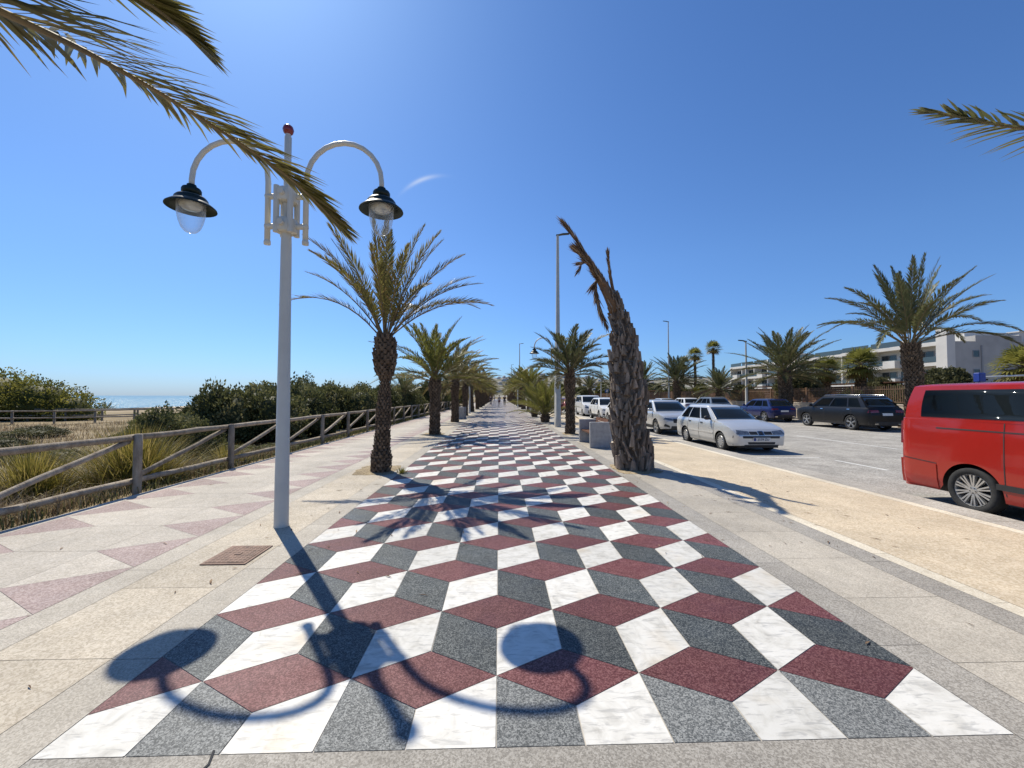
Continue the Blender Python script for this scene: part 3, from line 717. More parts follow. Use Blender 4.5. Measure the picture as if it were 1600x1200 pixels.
path_frond(mb, [Vector((0.03, 0.03, 1.98)), Vector((0.35, 0.22, 2.25))]+near(((-2.75, 1.2, 3.30), (-2.42, 2.0, 3.46), (-2.50, 2.6, 3.71), (-2.45, 3.3, 3.86), (-2.17, 4.0, 3.82), (-1.95, 4.3, 3.66), (-1.76, 4.5, 3.47)), 0.56), 0.36, 165, r, bare=0.22, width=0.019, lift=0.45, beta0=44, beta1=15, rad=0.012, side_bias=(1, 1))
path_frond(mb, [Vector((0.03, 0.03, 1.98)), Vector((0.40, 0.35, 2.5))]+[Vector(p)+B for p in ((-1.60, 1.0, 2.90), (-1.41, 1.3, 3.0), (-1.22, 1.44, 2.97), (-1.1, 1.5, 2.88))], 0.25, 130, r, bare=0.25, width=0.017, lift=0.45, beta0=46, beta1=16, rad=0.012)
for k in range(13):
    a = R(150+k*13.5); frond(mb, (0.06*math.cos(a), 0.06*math.sin(a), 2.0), a, R(30+(k*37) % 50), 1.6, R(60), 0.3, 60, r, bare=0.18, width=0.025, rad=0.015)
mb.build('crown', [M['frond'], M['stalk']], o)
# palm standing right of the frame
o = empty('palm_tree', (4.25, 1.75, 0), 0, 'palm beside the camera whose grey brown frond tip enters at the right edge', 'palm tree', RROW)
trunk([(0, 0, 0), (0, 0, 0.4), (0, 0, 1.6), (0, 0, 2.5), (0, 0, 2.7)], [0.24, 0.2, 0.17, 0.22, 0.13], 32, 11, lambda s: 0.11, 62, out=0.5).build('trunk', M['bark'], o)
mb = MB(); B = Vector((-4.25, -1.75, 0))
path_frond(mb, [Vector(p)+B for p in ((4.2, 1.8, 2.72), (3.85, 2.05, 3.02), (3.5, 2.3, 3.20), (3.2, 2.4, 3.285), (2.92, 2.4, 3.33), (2.68, 2.4, 3.37))], 0.32, 66, r, bare=0.25, width=0.020, lift=-0.05, beta0=46, beta1=10, side_bias=(0.75, 0.7), jit=0.9)
for k in range(14):
    a = R(-130+k*11); frond(mb, (0.06*math.cos(a), 0.06*math.sin(a), 2.7), a, R(25+(k*37) % 50), 1.9, R(60), 0.34, 38, r, bare=0.18, width=0.025, rad=0.015)
mb.build('crown', [M['frondy'], M['stalk']], o)
# fan palms
def fan_crown(seed, n, rad_, leaf_r, emin=-1.2):
    r = random.Random(seed); mb = MB()
    for i in range(n):
        q = (i+0.5)/n; az = i*2.39996; e = emin+(1.4-emin)*q; d = Vector((math.cos(az)*math.cos(e), math.sin(az)*math.cos(e), math.sin(e)))
        c = d*rad_*r.uniform(0.7, 1.0); mb.tube([(0, 0, -0.1), c], 0.02, 3, 1, 0.4, False)
        s1 = d.cross(Vector((0, 0, 1))).normalized(); s2 = s1.cross(d).normalized(); tone = (0.05 if q < 0.2 else r.uniform(0.3, 0.9))
        for k in range(17):
            a = R(-115+k*14.4); v = (d*math.cos(a)+s1*math.sin(a)+s2*0.12*math.cos(3*a)).normalized(); l = leaf_r*(0.75+0.25*math.cos(a))*r.uniform(0.85, 1.1)
            w = v.cross(s2).normalized()*leaf_r*0.062
            mb.poly([c, c+v*l*0.6+w, c+v*l+Vector((0, 0, -0.18*l)), c+v*l*0.6-w], 0, min(1, max(0, tone+r.uniform(-.2, .2))))
    return mb
def fan_palm(loc, h, r0, crn, label, group, sc=1):
    o = empty('fan_palm', loc, 0, label, 'fan palm', group)
    trunk([(0, 0, 0), (0.05, 0, h*0.5), (0, 0, h)], [r0*1.2, r0, r0*0.85], int(h*4)+6, 9, lambda s: 0.16, 5, out=0.3).build('trunk', M['bark'], o)
    c = crn.build('crown', [M['frondg'], M['stalk']], o); c.location = (0, 0, h+0.1)
    return o
fc = fan_crown(71, 40, 1.0, 0.95, -0.9)
SL = 'slim fan palms beyond the fence'; ST = 'stocky fan palms in front of the apartments'
a = fan_palm((40, 75, 0), 10.5, 0.22, fc, 'taller slim fan palm with a small dark round crown', SL)
b = fan_palm((37, 76, 0), 9.3, 0.22, fc, 'slightly lower slim fan palm close to the taller one', SL)
c = fan_palm((34.5, 75.5, 0), 7.6, 0.22, fc, 'lowest slim fan palm, leftmost of the three', SL)
fc2 = fan_crown(72, 52, 0.85, 0.85, -1.1)
for (x, y, h, s, lb) in ((30, 36.6, 3.9, 1.0, 'stocky fan palm in front of the apartments, left of the big palm trunk'), (30, 33.0, 4.1, 1.12, 'broader stocky fan palm immediately left of the big palm trunk'), (31.6, 23.6, 3.3, 1.05, 'stocky fan palm above the red van roof in front of the end wall')):
    o = fan_palm((x, y, 0), h/s, 0.26/s*1.4, fc2, lb, ST); o.scale = (s, s, s)
# spiky plant on the beach and palm behind the hedge
o = empty('agave', (-71, 76, -1.75), 0, 'dark spiky plant on the sand in front of the sea', 'plant')
crown(81, 26, 2.5, 0.5, 16, emin=0.1, emax=1.4, droop=(0.3, 0.6), width=0.07, seg=6).build('leaves', [M['frondy'], M['stalk']], o)
o = empty('palm_tree', (-7.3, 31.5, -0.2), 0, 'palm behind the hedge with only its grey green crown showing', 'palm tree')
trunk([(0, 0, 0), (0, 0, 1.2), (0, 0, 2.0)], [0.3, 0.25, 0.2], 14, 10, lambda s: 0.15, 82, out=0.5).build('trunk', M['bark'], o)
c = crown(83, 22, 1.9, 0.4, 26, emin=0.3, emax=1.4, droop=(0.3, 0.7), width=0.05).build('crown', [M['frondy'], M['stalk']], o); c.location = (0, 0, 2.0)

# ------------------------------------------------------------------ shrubs, grass, trees
def shrub_mesh(seed, n, leaf, lobes, flat=0.0):
    """leaf sprays scattered over and just below the surface of several overlapping lobes"""
    r = random.Random(seed); mb = MB()
    tot = sum(l[3]*l[4] for l in lobes)
    for (cx, cy, cz, rx, rz) in [(l[0], l[1], l[2], l[3], l[4]) for l in lobes]:
        rings = []
        for i in range(7):
            f = -0.35+1.3*i/6
            rr = math.sqrt(max(0.02, 1-min(1, abs(f))**2))*0.68
            rings.append([(cx+rx*rr*math.cos(2*PI*k/12)*(0.9+0.15*math.sin(k*2.3+i)), cy+rx*rr*math.sin(2*PI*k/12)*(0.9+0.15*math.sin(k*1.7+i*2)), cz+rz*f*0.70) for k in range(12)])
        mb.loft(rings, 0, 0.25, True, True, smooth=True)
        for _ in range(int(n*rx*rz/tot)):
            z = r.uniform(-0.45, 1); a = r.uniform(0, 2*PI); q = math.sqrt(1-z*z)
            d = Vector((q*math.cos(a), q*math.sin(a), z))
            k = 0.80+0.22*(noise.noise(Vector((d.x*2.2+cx, d.y*2.2+cy, d.z*2.2+seed)))*1.3+noise.noise(Vector((d.x*6+cx, d.y*6, d.z*6+seed)))*0.8)+r.uniform(-0.10, 0.07)
            if r.random() < 0.06: k += r.uniform(0.03, 0.12)
            P = Vector((cx+d.x*rx*k, cy+d.y*rx*k, cz+d.z*rz*k))
            if P.z < -0.1: continue
            u = (d+Vector((r.gauss(0, .6), r.gauss(0, .6), r.gauss(0, .6)+0.35))).normalized()
            w = u.cross(Vector((r.gauss(0, 1), r.gauss(0, 1), r.gauss(0, 1)))).normalized()
            l = leaf*r.uniform(0.6, 1.5); b = leaf*0.34*r.uniform(0.6, 1.3)
            tn = min(1, max(0, 0.5+1.1*noise.noise(Vector((P.x*1.3, P.y*1.3, P.z*1.3+seed)))+r.uniform(-0.28, 0.28)))
            mb.poly([P-u*l*0.4, P+w*b, P+u*l*0.6, P-w*b], 0, tn)
    return mb
def lob(seed, n, spread, r0, h0):
    r = random.Random(seed)
    return [(r.uniform(-spread, spread), r.uniform(-spread, spread)*0.8, h0*r.uniform(0.2, 0.45), r0*r.uniform(0.7, 1.1), h0*r.uniform(0.5, 0.75)) for _ in range(n)]
SH = 'dense dark green shrubs behind the wooden fence'
sp = []
for i in range(3):
    o = empty('shrub', (0, 0, 0), 0)
    shrub_mesh(100+i, 15000, 0.105, lob(200+i, 5, 1.15, 1.35, 2.0)).build('foliage', M['leaf'], o)
    st = MB(); rr = random.Random(i)
    for k in range(5):
        a = rr.uniform(0, 6.28); st.tube([(0, 0, -0.25), (0.1*math.cos(a), 0.1*math.sin(a), -0.1), (0.5*math.cos(a), 0.5*math.sin(a), 0.6), (0.9*math.cos(a+.3), 0.9*math.sin(a+.3), 1.2)], [0.06, 0.05, 0.04, 0.02], 5)
    st.build('stem', M['treebark'], o); sp.append(o)
sh_pos = [  # x, y, scale xy, scale z, label
 (-8.4, 11.4, 0.62, 0.55, 'low round shrub at the near tip of the hedge behind the tall yellow grass'),
 (-10.8, 14.6, 1.05, 0.56, 'shrub whose crown slopes down toward the sea at the near end of the hedge'),
 (-8.9, 15.0, 0.95, 0.88, 'shrub seen just left of the near white lamp post behind the fence'),
 (-8.4, 18.6, 1.0, 0.95, 'tallest dark shrub seen through behind the near lamp post'),
 (-11.5, 19.5, 1.2, 0.72, 'broad shrub behind the hedge front, left of the near lamp post'),
 (-8.2, 22.6, 1.0, 0.98, 'dark shrub to the right of the near lamp post behind the fence'),
 (-11.6, 26.0, 1.3, 1.12, 'round shrub top rising above the hedge right of the near lamp post'),
 (-8.1, 27.2, 1.05, 0.98, 'shrub behind the fence just left of the slim nearest palm trunk'),
 (-8.0, 32.2, 1.05, 1.02, 'shrub behind the fence just right of the slim nearest palm trunk'),
 (-8.0, 37.4, 1.1, 1.15, 'shrub behind the fence left of the second promenade palm'),
 (-7.9, 43.2, 1.15, 1.35, 'tall shrub behind the second promenade palm trunk'),
 (-7.9, 49.5, 1.2, 1.5, 'tall shrub between the second and third promenade palm trunks'),
 (-7.8, 57, 1.4, 1.6, 'tall dark shrub at the far end of the wooden fence'),
 (-8, 67, 1.7, 1.6, 'far shrub beyond the end of the wooden fence'),
 (-13.5, 36, 1.6, 1.1, 'broad shrub in the second line of the hedge behind the slim nearest palm'),
 (-13.0, 48, 1.8, 1.25, 'broad shrub far back in the hedge beside the palm crown'),
 (-9.7, 17.0, 1.15, 0.86, 'rounded shrub filling the hedge directly behind the lamp post'), (-9.4, 24.8, 1.15, 0.95, 'rounded shrub filling the hedge right of the near lamp post'), (-9.2, 34.6, 1.2, 1.1, 'rounded shrub filling the hedge between the first two promenade palms'), (-12.5, 23, 1.3, 0.95, 'broad shrub at the back of the hedge behind the lamp post')]
for i, (x, y, sx, sz, lb) in enumerate(sh_pos):
    o = sp[i] if i < 3 else copy_tree(sp[i % 3])
    o.location = (x, y, terrain_z(x, y)); o.scale = (sx, sx, sz*1.3); o.rotation_euler = (0, 0, i*1.9); tag(o, lb, 'shrub', SH)
o = empty('shrub', (-41.5, 34, -0.5), 0, 'large rounded yellow green bush at the left edge in front of the sea', 'shrub')
shrub_mesh(131, 26000, 0.17, [(-3.5, 0, 1.2, 4.6, 3.5), (0.5, 0, 1.2, 4.8, 3.5), (4.0, 0.5, 1.0, 3.6, 2.8), (6.4, 0.5, 0.6, 2.4, 1.9), (-1.5, -1.5, 0.8, 4.2, 2.9)]).build('foliage', M['leafy'], o)
st = MB()
for k in range(6): st.tube([(0, 0, -0.45), (-4+k*1.6, 0, -0.3), (-4.2+k*1.7, 0.2, 0.9), (-4.4+k*1.8, 0.3, 2.0)], [0.12, 0.1, 0.08, 0.04], 6)
st.build('stem', M['treebark'], o)
# low scrub cushions on the dune
for i, (x, y, s, lb) in enumerate(((-17, 14.5, 0.42, 'low dusty cushion shrub on the dune at the left edge'), (-21, 19, 0.5, 'low dusty shrub on the dry field, middle of three small ones'), (-14.5, 17.5, 0.4, 'low dusty shrub on the dry field nearest to the hedge'), (-7.05, 5.0, 0.26, 'small dark shrub behind the fence rails at the left edge'), (-6.95, 10.3, 0.26, 'small dark shrub right behind the fence between the grass clump and the lamp post'), (-7.3, 12.6, 0.36, 'small dark shrub behind the fence just left of the lamp post'), (-12, 11.5, 0.4, 'small dusty shrub on the field behind the yellow grass'))):
    o = copy_tree(sp[i % 3]); o.location = (x, y, terrain_z(x, y)-0.05); o.scale = (s*1.6, s*1.4, s*0.55); tag(o, lb, 'shrub', 'low cushion shrubs on the dune')
    for ch in o.children:
        if ch.name.startswith('foliage') and i not in (3, 4, 5):
            ch.data = ch.data.copy(); ch.data.materials[0] = M['olive']
# grasses
def grass(name, n, area, hgt, w, mat, seed, label=None, cat=None, kind=None, loc=None, lean=0.35, dens=None):
    r = random.Random(seed); mb = MB(); c = 0
    while c < n:
        x, y = area(r)
        if dens is not None and r.random() > dens(x, y): c += 0.3; continue
        c += 1
        z = terrain_z(x, y) if loc is None else 0
        h = hgt*r.uniform(0.45, 1.2); a = r.uniform(0, 2*PI); l = lean*r.uniform(0.2, 1.6)
        d = Vector((math.cos(a)*l, math.sin(a)*l, 1)).normalized(); s_ = Vector((-math.sin(a), math.cos(a), 0))*w*r.uniform(0.6, 1.3)
        P = Vector((x, y, z-0.02)); m1 = P+d*h*0.55; tp = m1+(d+Vector((math.cos(a)*l, math.sin(a)*l, -l*0.6))).normalized()*h*0.5
        tn = r.random(); b = len(mb.v)
        for q in (P-s_, P+s_, m1+s_*0.8, m1-s_*0.8, tp): mb.v.append(tuple(q))
        mb.face((b, b+1, b+2, b+3), 0, tn); mb.face((b+3, b+2, b+4), 0, tn)
    o = mb.build(name, mat)
    if loc: o.location = loc
    return tag(o, label, cat, None, kind)
def dn(x, y): return min(1, max(0.05, 0.5+1.4*noise.noise(Vector((x*0.45, y*0.45, 7)))))
grass('dry_grass', 26000, lambda r: (r.uniform(-13, -6.15), r.uniform(2.6, 13)), 0.34, 0.005, M['drygrass'], 11, 'tangled dry brown grass on the dune behind the near fence', 'dry grass', 'stuff', dens=dn)
grass('dry_grass', 16000, lambda r: (r.uniform(-34, -10), r.uniform(9, 30)), 0.30, 0.012, M['drygrass'], 12, 'pale dry grass on the open dune field at the left', 'dry grass', 'stuff', dens=dn)
grass('weeds', 5000, lambda r: (r.uniform(-6.9, -5.98), r.uniform(3.4, 40)), 0.26, 0.007, M['leaf'], 13, 'dark weeds growing along the foot of the wooden fence', 'weeds', 'stuff')
def tuft(n, rad, h, seed, mat, label, loc):
    def ar(r):
        a = r.uniform(0, 6.28); q = abs(r.gauss(0, 0.5))*rad; return (q*math.cos(a), q*math.sin(a))
    r = random.Random(seed); mb = MB()
    for _ in range(n):
        x, y = ar(r); l = 0.15+0.75*math.hypot(x, y)/rad*r.uniform(0.5, 1.5); a = math.atan2(y, x)+r.gauss(0, 0.5)
        P = Vector((x, y, -0.03)); hh = h*r.uniform(0.5, 1.15); pts = [P]; d = Vector((math.cos(a)*l, math.sin(a)*l, 1)).normalized()
        for k in range(3):
            pts.append(pts[-1]+d*hh/3); d = (d+Vector((math.cos(a)*0.3*l, math.sin(a)*0.3*l, -0.32*l))).normalized()
        s_ = Vector((-math.sin(a), math.cos(a), 0))*0.006*r.uniform(0.6, 1.2); tn = r.random(); b = len(mb.v)
        for k, p in enumerate(pts):
            w = (1, 0.9, 0.6, 0.1)[k]; mb.v.append(tuple(p-s_*w)); mb.v.append(tuple(p+s_*w))
        for k in range(3): mb.face((b+2*k, b+2*k+1, b+2*k+3, b+2*k+2), 0, tn)
    o = mb.build('grass_clump', mat); o.location = loc; tag(o, label, 'grass clump', 'tall grass clumps by the fence'); return o
tuft(2600, 0.75, 1.25, 1, M['tallgrass'], 'largest clump of tall yellow green grass behind the near fence post', (-7.35, 8.55, -0.2))
tuft(1500, 0.6, 1.0, 2, M['tallgrass'], 'smaller yellow grass clump to the left of the largest one', (-8.1, 7.4, -0.2))
tuft(900, 0.6, 0.7, 3, M['drygrass'], 'short pale brown grass clump at the left edge behind the fence rails', (-7.3, 5.6, -0.2))
tuft(800, 0.5, 0.65, 4, M['tallgrass'], 'low grass clump between the near fence post and the lamp post', (-6.9, 10.6, -0.2))
# trees beyond the road
def tree_proto(seed, leaf, n, lobes, hgt, mat):
    o = empty('tree', (0, 0, 0))
    st = MB(); rr = random.Random(seed)
    st.tube([(0, 0, -0.1), (0.05, 0, hgt*0.3), (0.0, 0.05, hgt*0.55)], [0.16, 0.12, 0.09], 8)
    for k in range(5):
        a = k*1.26; st.tube([(0, 0, hgt*0.35), (0.5*math.cos(a), 0.5*math.sin(a), hgt*0.55), (1.1*math.cos(a), 1.1*math.sin(a), hgt*0.75)], [0.08, 0.06, 0.03], 5)
    st.build('trunk', M['treebark'], o)
    shrub_mesh(seed, n, leaf, lobes).build('crown', mat, o); return o
tp = [tree_proto(301, 0.2, 7000, [(0, 0, 2.6, 1.6, 1.5), (1.0, 0.4, 2.2, 1.3, 1.2), (-1.0, -0.3, 2.3, 1.3, 1.2), (0.2, -0.8, 3.1, 1.0, 1.0), (-0.3, 0.8, 2.0, 1.3, 1.0)], 3.6, M['olive']),
      tree_proto(302, 0.2, 7000, [(0, 0, 2.4, 1.9, 1.3), (1.3, 0.2, 2.0, 1.3, 1.0), (-1.2, 0.2, 2.1, 1.4, 1.1), (0.0, 0.5, 1.5, 1.9, 1.1)], 3.2, M['leaf']),
      tree_proto(303, 0.2, 6000, [(0, 0, 2.8, 1.3, 1.8), (0.6, 0.4, 2.0, 1.2, 1.3), (-0.6, -0.3, 2.2, 1.2, 1.3)], 4.0, M['leafy'])]
trees = [(1, 25.5, 23.6, 0.70, 'dark green bush behind the railing just left of the big palm trunk'), (0, 32, 28.6, 0.95, 'rounded olive green bush in front of the white end wall'),
 (0, 25.0, 33.5, 0.98, 'olive tree behind the full round palm across the road'), (0, 33, 34.5, 0.85, 'olive green tree right in front of the near apartment corner'), (1, 34, 26, 0.8, 'dark green tree at the right edge behind the van roof'),
 (0, 27, 44, 0.75, 'small yellowish tree right of the short palm across the road'), (2, 26, 52, 0.75, 'narrow tree left of the short palm across the road'), (1, 27, 62, 0.95, 'dark tree below the slim fan palms'),
 (1, 24, 72, 1.0, 'dark tree just right of the dead leaning trunk'), (0, 26, 88, 1.1, 'olive tree just left of the dead leaning trunk'), (1, 20, 98, 1.1, 'dark tree behind the far end of the road'), (2, 16, 105, 1.1, 'leafy tree behind the leafy right promenade palm'),
 (1, 13, 118, 1.25, 'far dark tree left of the leafy right promenade palm'), (0, 22, 128, 1.4, 'far olive tree above the white parked vans'), (2, 30, 118, 1.3, 'far tree behind the dead trunk at the right'), (1, 36, 96, 1.2, 'broad dark tree below the hillside houses'),
 (0, 42, 110, 1.3, 'olive tree in front of the farthest apartment block'), (1, 52, 105, 1.2, 'dark tree at the foot of the farthest apartment block'), (1, 33.5, 36.0, 0.7, 'low dark bush behind the brown railing, centre'), (1, 44, 55, 0.85, 'dark hedge bush at the foot of the middle apartment block'),
 (1, 48, 66, 0.9, 'dark bush between the two stocky fan palms'), (1, 27.5, 31, 0.62, 'low green hedge bush behind the railing above the black car roof'), (0, 28, 39, 0.7, 'low olive hedge bush behind the railing above the blue car'), (1, 27, 26.5, 0.66, 'low green hedge bush behind the railing above the black car tail'), (1, 29, 47, 0.75, 'low dark hedge bush behind the railing above the grey crossover'),
 (1, 10, 140, 1.6, 'farthest dark tree above the promenade end at right'), (1, -12, 150, 1.8, 'farthest dark tree left of the promenade end')]
seen = set()
for t_ in trees:
    i, x, y, s, lb = t_[:5]
    if i in seen: o = copy_tree(tp[i])
    else: o = tp[i]; seen.add(i)
    o.location = (x, y, -0.05); o.scale = (s, s, s); o.rotation_euler = (0, 0, x*1.3+y); tag(o, lb, 'tree', 'trees beyond the road')

# ------------------------------------------------------------------ wooden fence
def rail(mb, p, q, r0, seed, n=8):
    rr = random.Random(seed); p, q = Vector(p), Vector(q); k = 5
    pts = [p.lerp(q, i/k)+Vector((0, rr.uniform(-.006, .006), rr.uniform(-.008, .008) if 0 < i < k else 0)) for i in range(k+1)]
    mb.tube(pts, [r0*rr.uniform(0.93, 1.07) for _ in pts], n, 0, rr.uniform(0.4, 0.85))
fence = empty('wooden_fence', (-6.2, 7.16, -0.05), 0, 'long weathered timber post and rail fence along the left walkway', 'fence')
FX, FD = 0.0, 2.42
for k in range(-2, 24):
    y = k*FD
    mb = MB(); rr = random.Random(k)
    mb.lathe([(0.062, -0.3), (0.062, 0.5), (0.06, 0.985), (0.045, 1.0), (0, 1.003)], 10, 0, rr.uniform(0.35, 0.7), Matrix.Translation((FX+0.075, y, 0)))
    mb.build('post', M['wood'], fence)
    for nm, a, b, rad in (('top_rail', (FX, y-0.03, 0.94), (FX, y+FD+0.03, 0.94), 0.052), ('bottom_rail', (FX, y-0.03, 0.20), (FX, y+FD+0.03, 0.20), 0.052), ('brace', (FX-0.03, y+0.12, 0.27), (FX-0.03, y+FD-0.06, 0.88), 0.045)):
        mb = MB(); rail(mb, a, b, rad, k*7+len(nm)); mb.build(nm, M['wood'], fence)
for i, (p0, p1, lb) in enumerate((((-46, 27.5), (-24.5, 31.5), 'nearer dark timber rail fence crossing the dune in front of the left bush'), ((-46, 31), (-20, 36.2), 'farther dark timber rail fence behind the parallel one on the dune'))):
    o = empty('wooden_fence', (p0[0], p0[1], 0), 0, lb, 'fence', 'beach path fences')
    d = Vector((p1[0]-p0[0], p1[1]-p0[1], 0)); n = int(d.length/2.4)
    for k in range(n+1):
        q = d*(k/n); z = terrain_z(p0[0]+q.x, p0[1]+q.y)
        mb = MB(); mb.lathe([(0.07, z-0.2), (0.07, z+0.95), (0, z+0.97)], 8, 0, 0.3, Matrix.Translation((q.x, q.y, 0))); mb.build('post', M['wood'], o)
        if k < n:
            q2 = d*((k+1)/n); z2 = terrain_z(p0[0]+q2.x, p0[1]+q2.y)
            for nm, h in (('top_rail', 0.9), ('bottom_rail', 0.42)):
                mb = MB(); rail(mb, (q.x, q.y-0.09, z+h), (q2.x, q2.y-0.09, z2+h), 0.05, k); mb.build(nm, M['wood'], o)

# ------------------------------------------------------------------ lamp posts
def lamp_post(loc, label, group):
    o = empty('lamp_post', loc, 0, label, 'lamp post', group)
    mb = MB(); mb.lathe([(0.088, 0), (0.088, 0.012), (0.084, 0.02), (0.062, 3.45), (0.058, 3.6), (0.05, 4.1), (0.042, 4.15), (0.042, 4.86), (0.034, 4.87), (0.034, 4.91)], 20, cap0=True, cap1=True); mb.build('pole', M['pole'], o, sharp=40)
    
    mb = MB(); M_ = Matrix.Translation((0, 0, 4.955)); mb.lathe([(0.0, -0.068), (0.03, -0.062), (0.055, -0.038), (0.066, 0), (0.055, 0.04), (0.03, 0.062), (0, 0.07)], 16, M=M_); mb.build('finial', M['redball'], o)
    mb = MB()
    for z in (3.72, 4.10):
        mb.lathe([(0.055, z-0.09), (0.12, z-0.08), (0.13, z-0.05), (0.13, z+0.06), (0.115, z+0.085), (0.05, z+0.09)], 12, smooth=False)
        mb.tube([(-0.26, 0, z), (0.26, 0, z)], 0.036, 10); mb.tube([(0, -0.17, z), (0, 0.17, z)], 0.036, 10)
    for a in (45, 135, 225, 315): mb.tube([(0.12*math.cos(R(a)), 0.12*math.sin(R(a)), 3.62), (0.12*math.cos(R(a)), 0.12*math.sin(R(a)), 4.2)], 0.036, 8)
    mb.build('bracket', M['pole'], o, sharp=40)
    for s_ in (-1, 1):
        pts = [(s_*0.235, 0, 3.5), (s_*0.235, 0, 4.28)]
        for k in range(1, 13):
            a = PI-PI*k/12; pts.append((s_*(0.235+0.47+0.47*math.cos(a)), 0, 4.30+0.50*math.sin(a)))
        pts.append((s_*1.175, 0, 4.20))
        mb = MB(); mb.tube(pts, [0.033]*2+[0.031]*13, 12); mb.lathe([(0, 3.485), (0.038, 3.49), (0.04, 3.53), (0.033, 3.55)], 12, M=Matrix.Translation((s_*0.235, 0, 0)))
        mb.build('arm', M['pole'], o)
        T = Matrix.Translation((s_*1.175, 0, 0))
        mb = MB(); mb.lathe([(0.0, 4.235), (0.05, 4.23), (0.055, 4.19), (0.095, 4.185), (0.105, 4.165), (0.105, 4.13), (0.09, 4.115), (0.10, 4.10), (0.155, 4.075), (0.175, 4.05), (0.18, 4.02), (0.225, 3.985), (0.266, 3.95), (0.27, 3.937), (0.262, 3.935), (0.19, 3.98), (0.16, 4.0), (0.0, 4.005)], 32, M=T)
        sh = mb.build('lamp_shade', M['green'], o, sharp=50)
        mb = MB(); mb.lathe([(0.152, 3.995), (0.152, 3.93), (0.147, 3.85), (0.13, 3.76), (0.10, 3.68), (0.06, 3.635), (0.0, 3.62)], 28, M=T); mb.build('glass_globe', M['bulb'], o)
        mb = MB(); mb.lathe([(0.13, 3.99), (0.12, 3.95), (0.085, 3.92), (0.0, 3.905)], 20, M=T); mb.build('reflector', M['reflector'], o)
    return o
LG = 'double-armed promenade lamp posts'
l0 = lamp_post((-2.67, 5.15, 0), 'nearest white lamp post with two arched arms, dark shades and a red top ball', LG)
for loc, lb in (((3.1, 22.3, 0), 'double arched lamp on the right side, half hidden by the tall grey light pole'), ((-2.72, 37.7, 0), 'lamp post standing among the left palms, nearer of the two seen there'),
                ((2.5, 55, 0), 'far double arched lamp on the right side of the promenade'), ((-2.9, 60, 0), 'lamp post standing among the left palms, farther of the two seen there')):
    o = copy_tree(l0); o.location = loc; tag(o, lb, 'lamp post', LG)
def street_light(loc, h, ang, label, r0=0.115):
    o = empty('street_light', loc, 0, label, 'street light', 'tall slim road lights')
    mb = MB(); mb.lathe([(r0*1.1, 0), (r0*1.1, 0.5), (r0, 0.52), (r0*0.45, h)], 14, cap1=True); mb.build('pole', M['polew'], o, sharp=40)
    mb = MB(); T = Matrix.Translation((0, 0, h)) @ Matrix.Rotation(ang, 4, 'Z')
    mb.loft([[(x, y*w, z+zz) for y, zz in ((-.09, 0), (-.1, .03), (-.05, .07), (.05, .07), (.1, .03), (.09, 0))] for x, w, z in ((-0.08, 0.5, -0.03), (0.05, 0.8, -0.02), (0.25, 1.1, 0.03), (0.62, 0.9, 0.06))], 0, 0.5, True, True, M=T)
    mb.build('lamp_head', M['green'], o)
    return o
street_light((3.07, 21.26, 0), 10.1, 0.0, 'tallest grey street light pole at the right palm row', 0.15)
for (x, y, h, a, lb) in ((18.9+1.5, 48.5, 10.6, PI, 'tall slim street light across the road just right of the dead trunk'), (3.2, 64, 9.8, 0, 'distant slim street light seen above the promenade centre'),
                         (3.2, 107, 9.8, 0, 'farthest slim street light above the promenade centre'), (20.6, 33.4, 6.2, PI, 'white street pole between the blue car and the round palm'), (20.6, 82, 9.4, PI, 'far slim street light left of the dead trunk')):
    street_light((x, y, 0), h, a, lb)
# ------------------------------------------------------------------ benches
def bench(loc, label, rz=0):
    o = empty('bench', loc, rz, label, 'bench', 'concrete benches with timber slats')
    for y in (0.0, 1.68):
        mb = MB(); mb.box(0, 0.66, y, y+0.12, 0, 0.80, bev=0.012); mb.build('end_panel', M['concrete'], o)
    mb = MB()
    for k in range(4): mb.box(0.06+k*0.125, 0.17+k*0.125, 0.123, 1.677, 0.41, 0.45, tone=0.4+0.1*k)
    mb.build('seat', M['plank'], o)
    mb = MB()
    for k in range(3):
        T = Matrix.Translation((0.555+k*0.02, 0, 0.52+k*0.125)) @ Matrix.Rotation(0.15, 4, 'Y'); mb.box(-0.018, 0.018, 0.123, 1.677, 0, 0.11, tone=0.4+0.15*k, M=T)
    mb.build('backrest', M['plank'], o)
    return o
b0 = bench((2.81, 12.55, 0), 'nearest bench with thick grey concrete ends, beside the dead palm')
for loc, rz, lb in (((-2.42, 30.2, 0), PI, 'concrete ended bench on the left side beside the third whole palm'), ((2.81, 36.5, 0), 0, 'far concrete ended bench on the right side beyond the trunkless palms')):
    o = copy_tree(b0); o.location = loc; o.rotation_euler = (0, 0, rz); tag(o, lb, 'bench', 'concrete benches with timber slats')
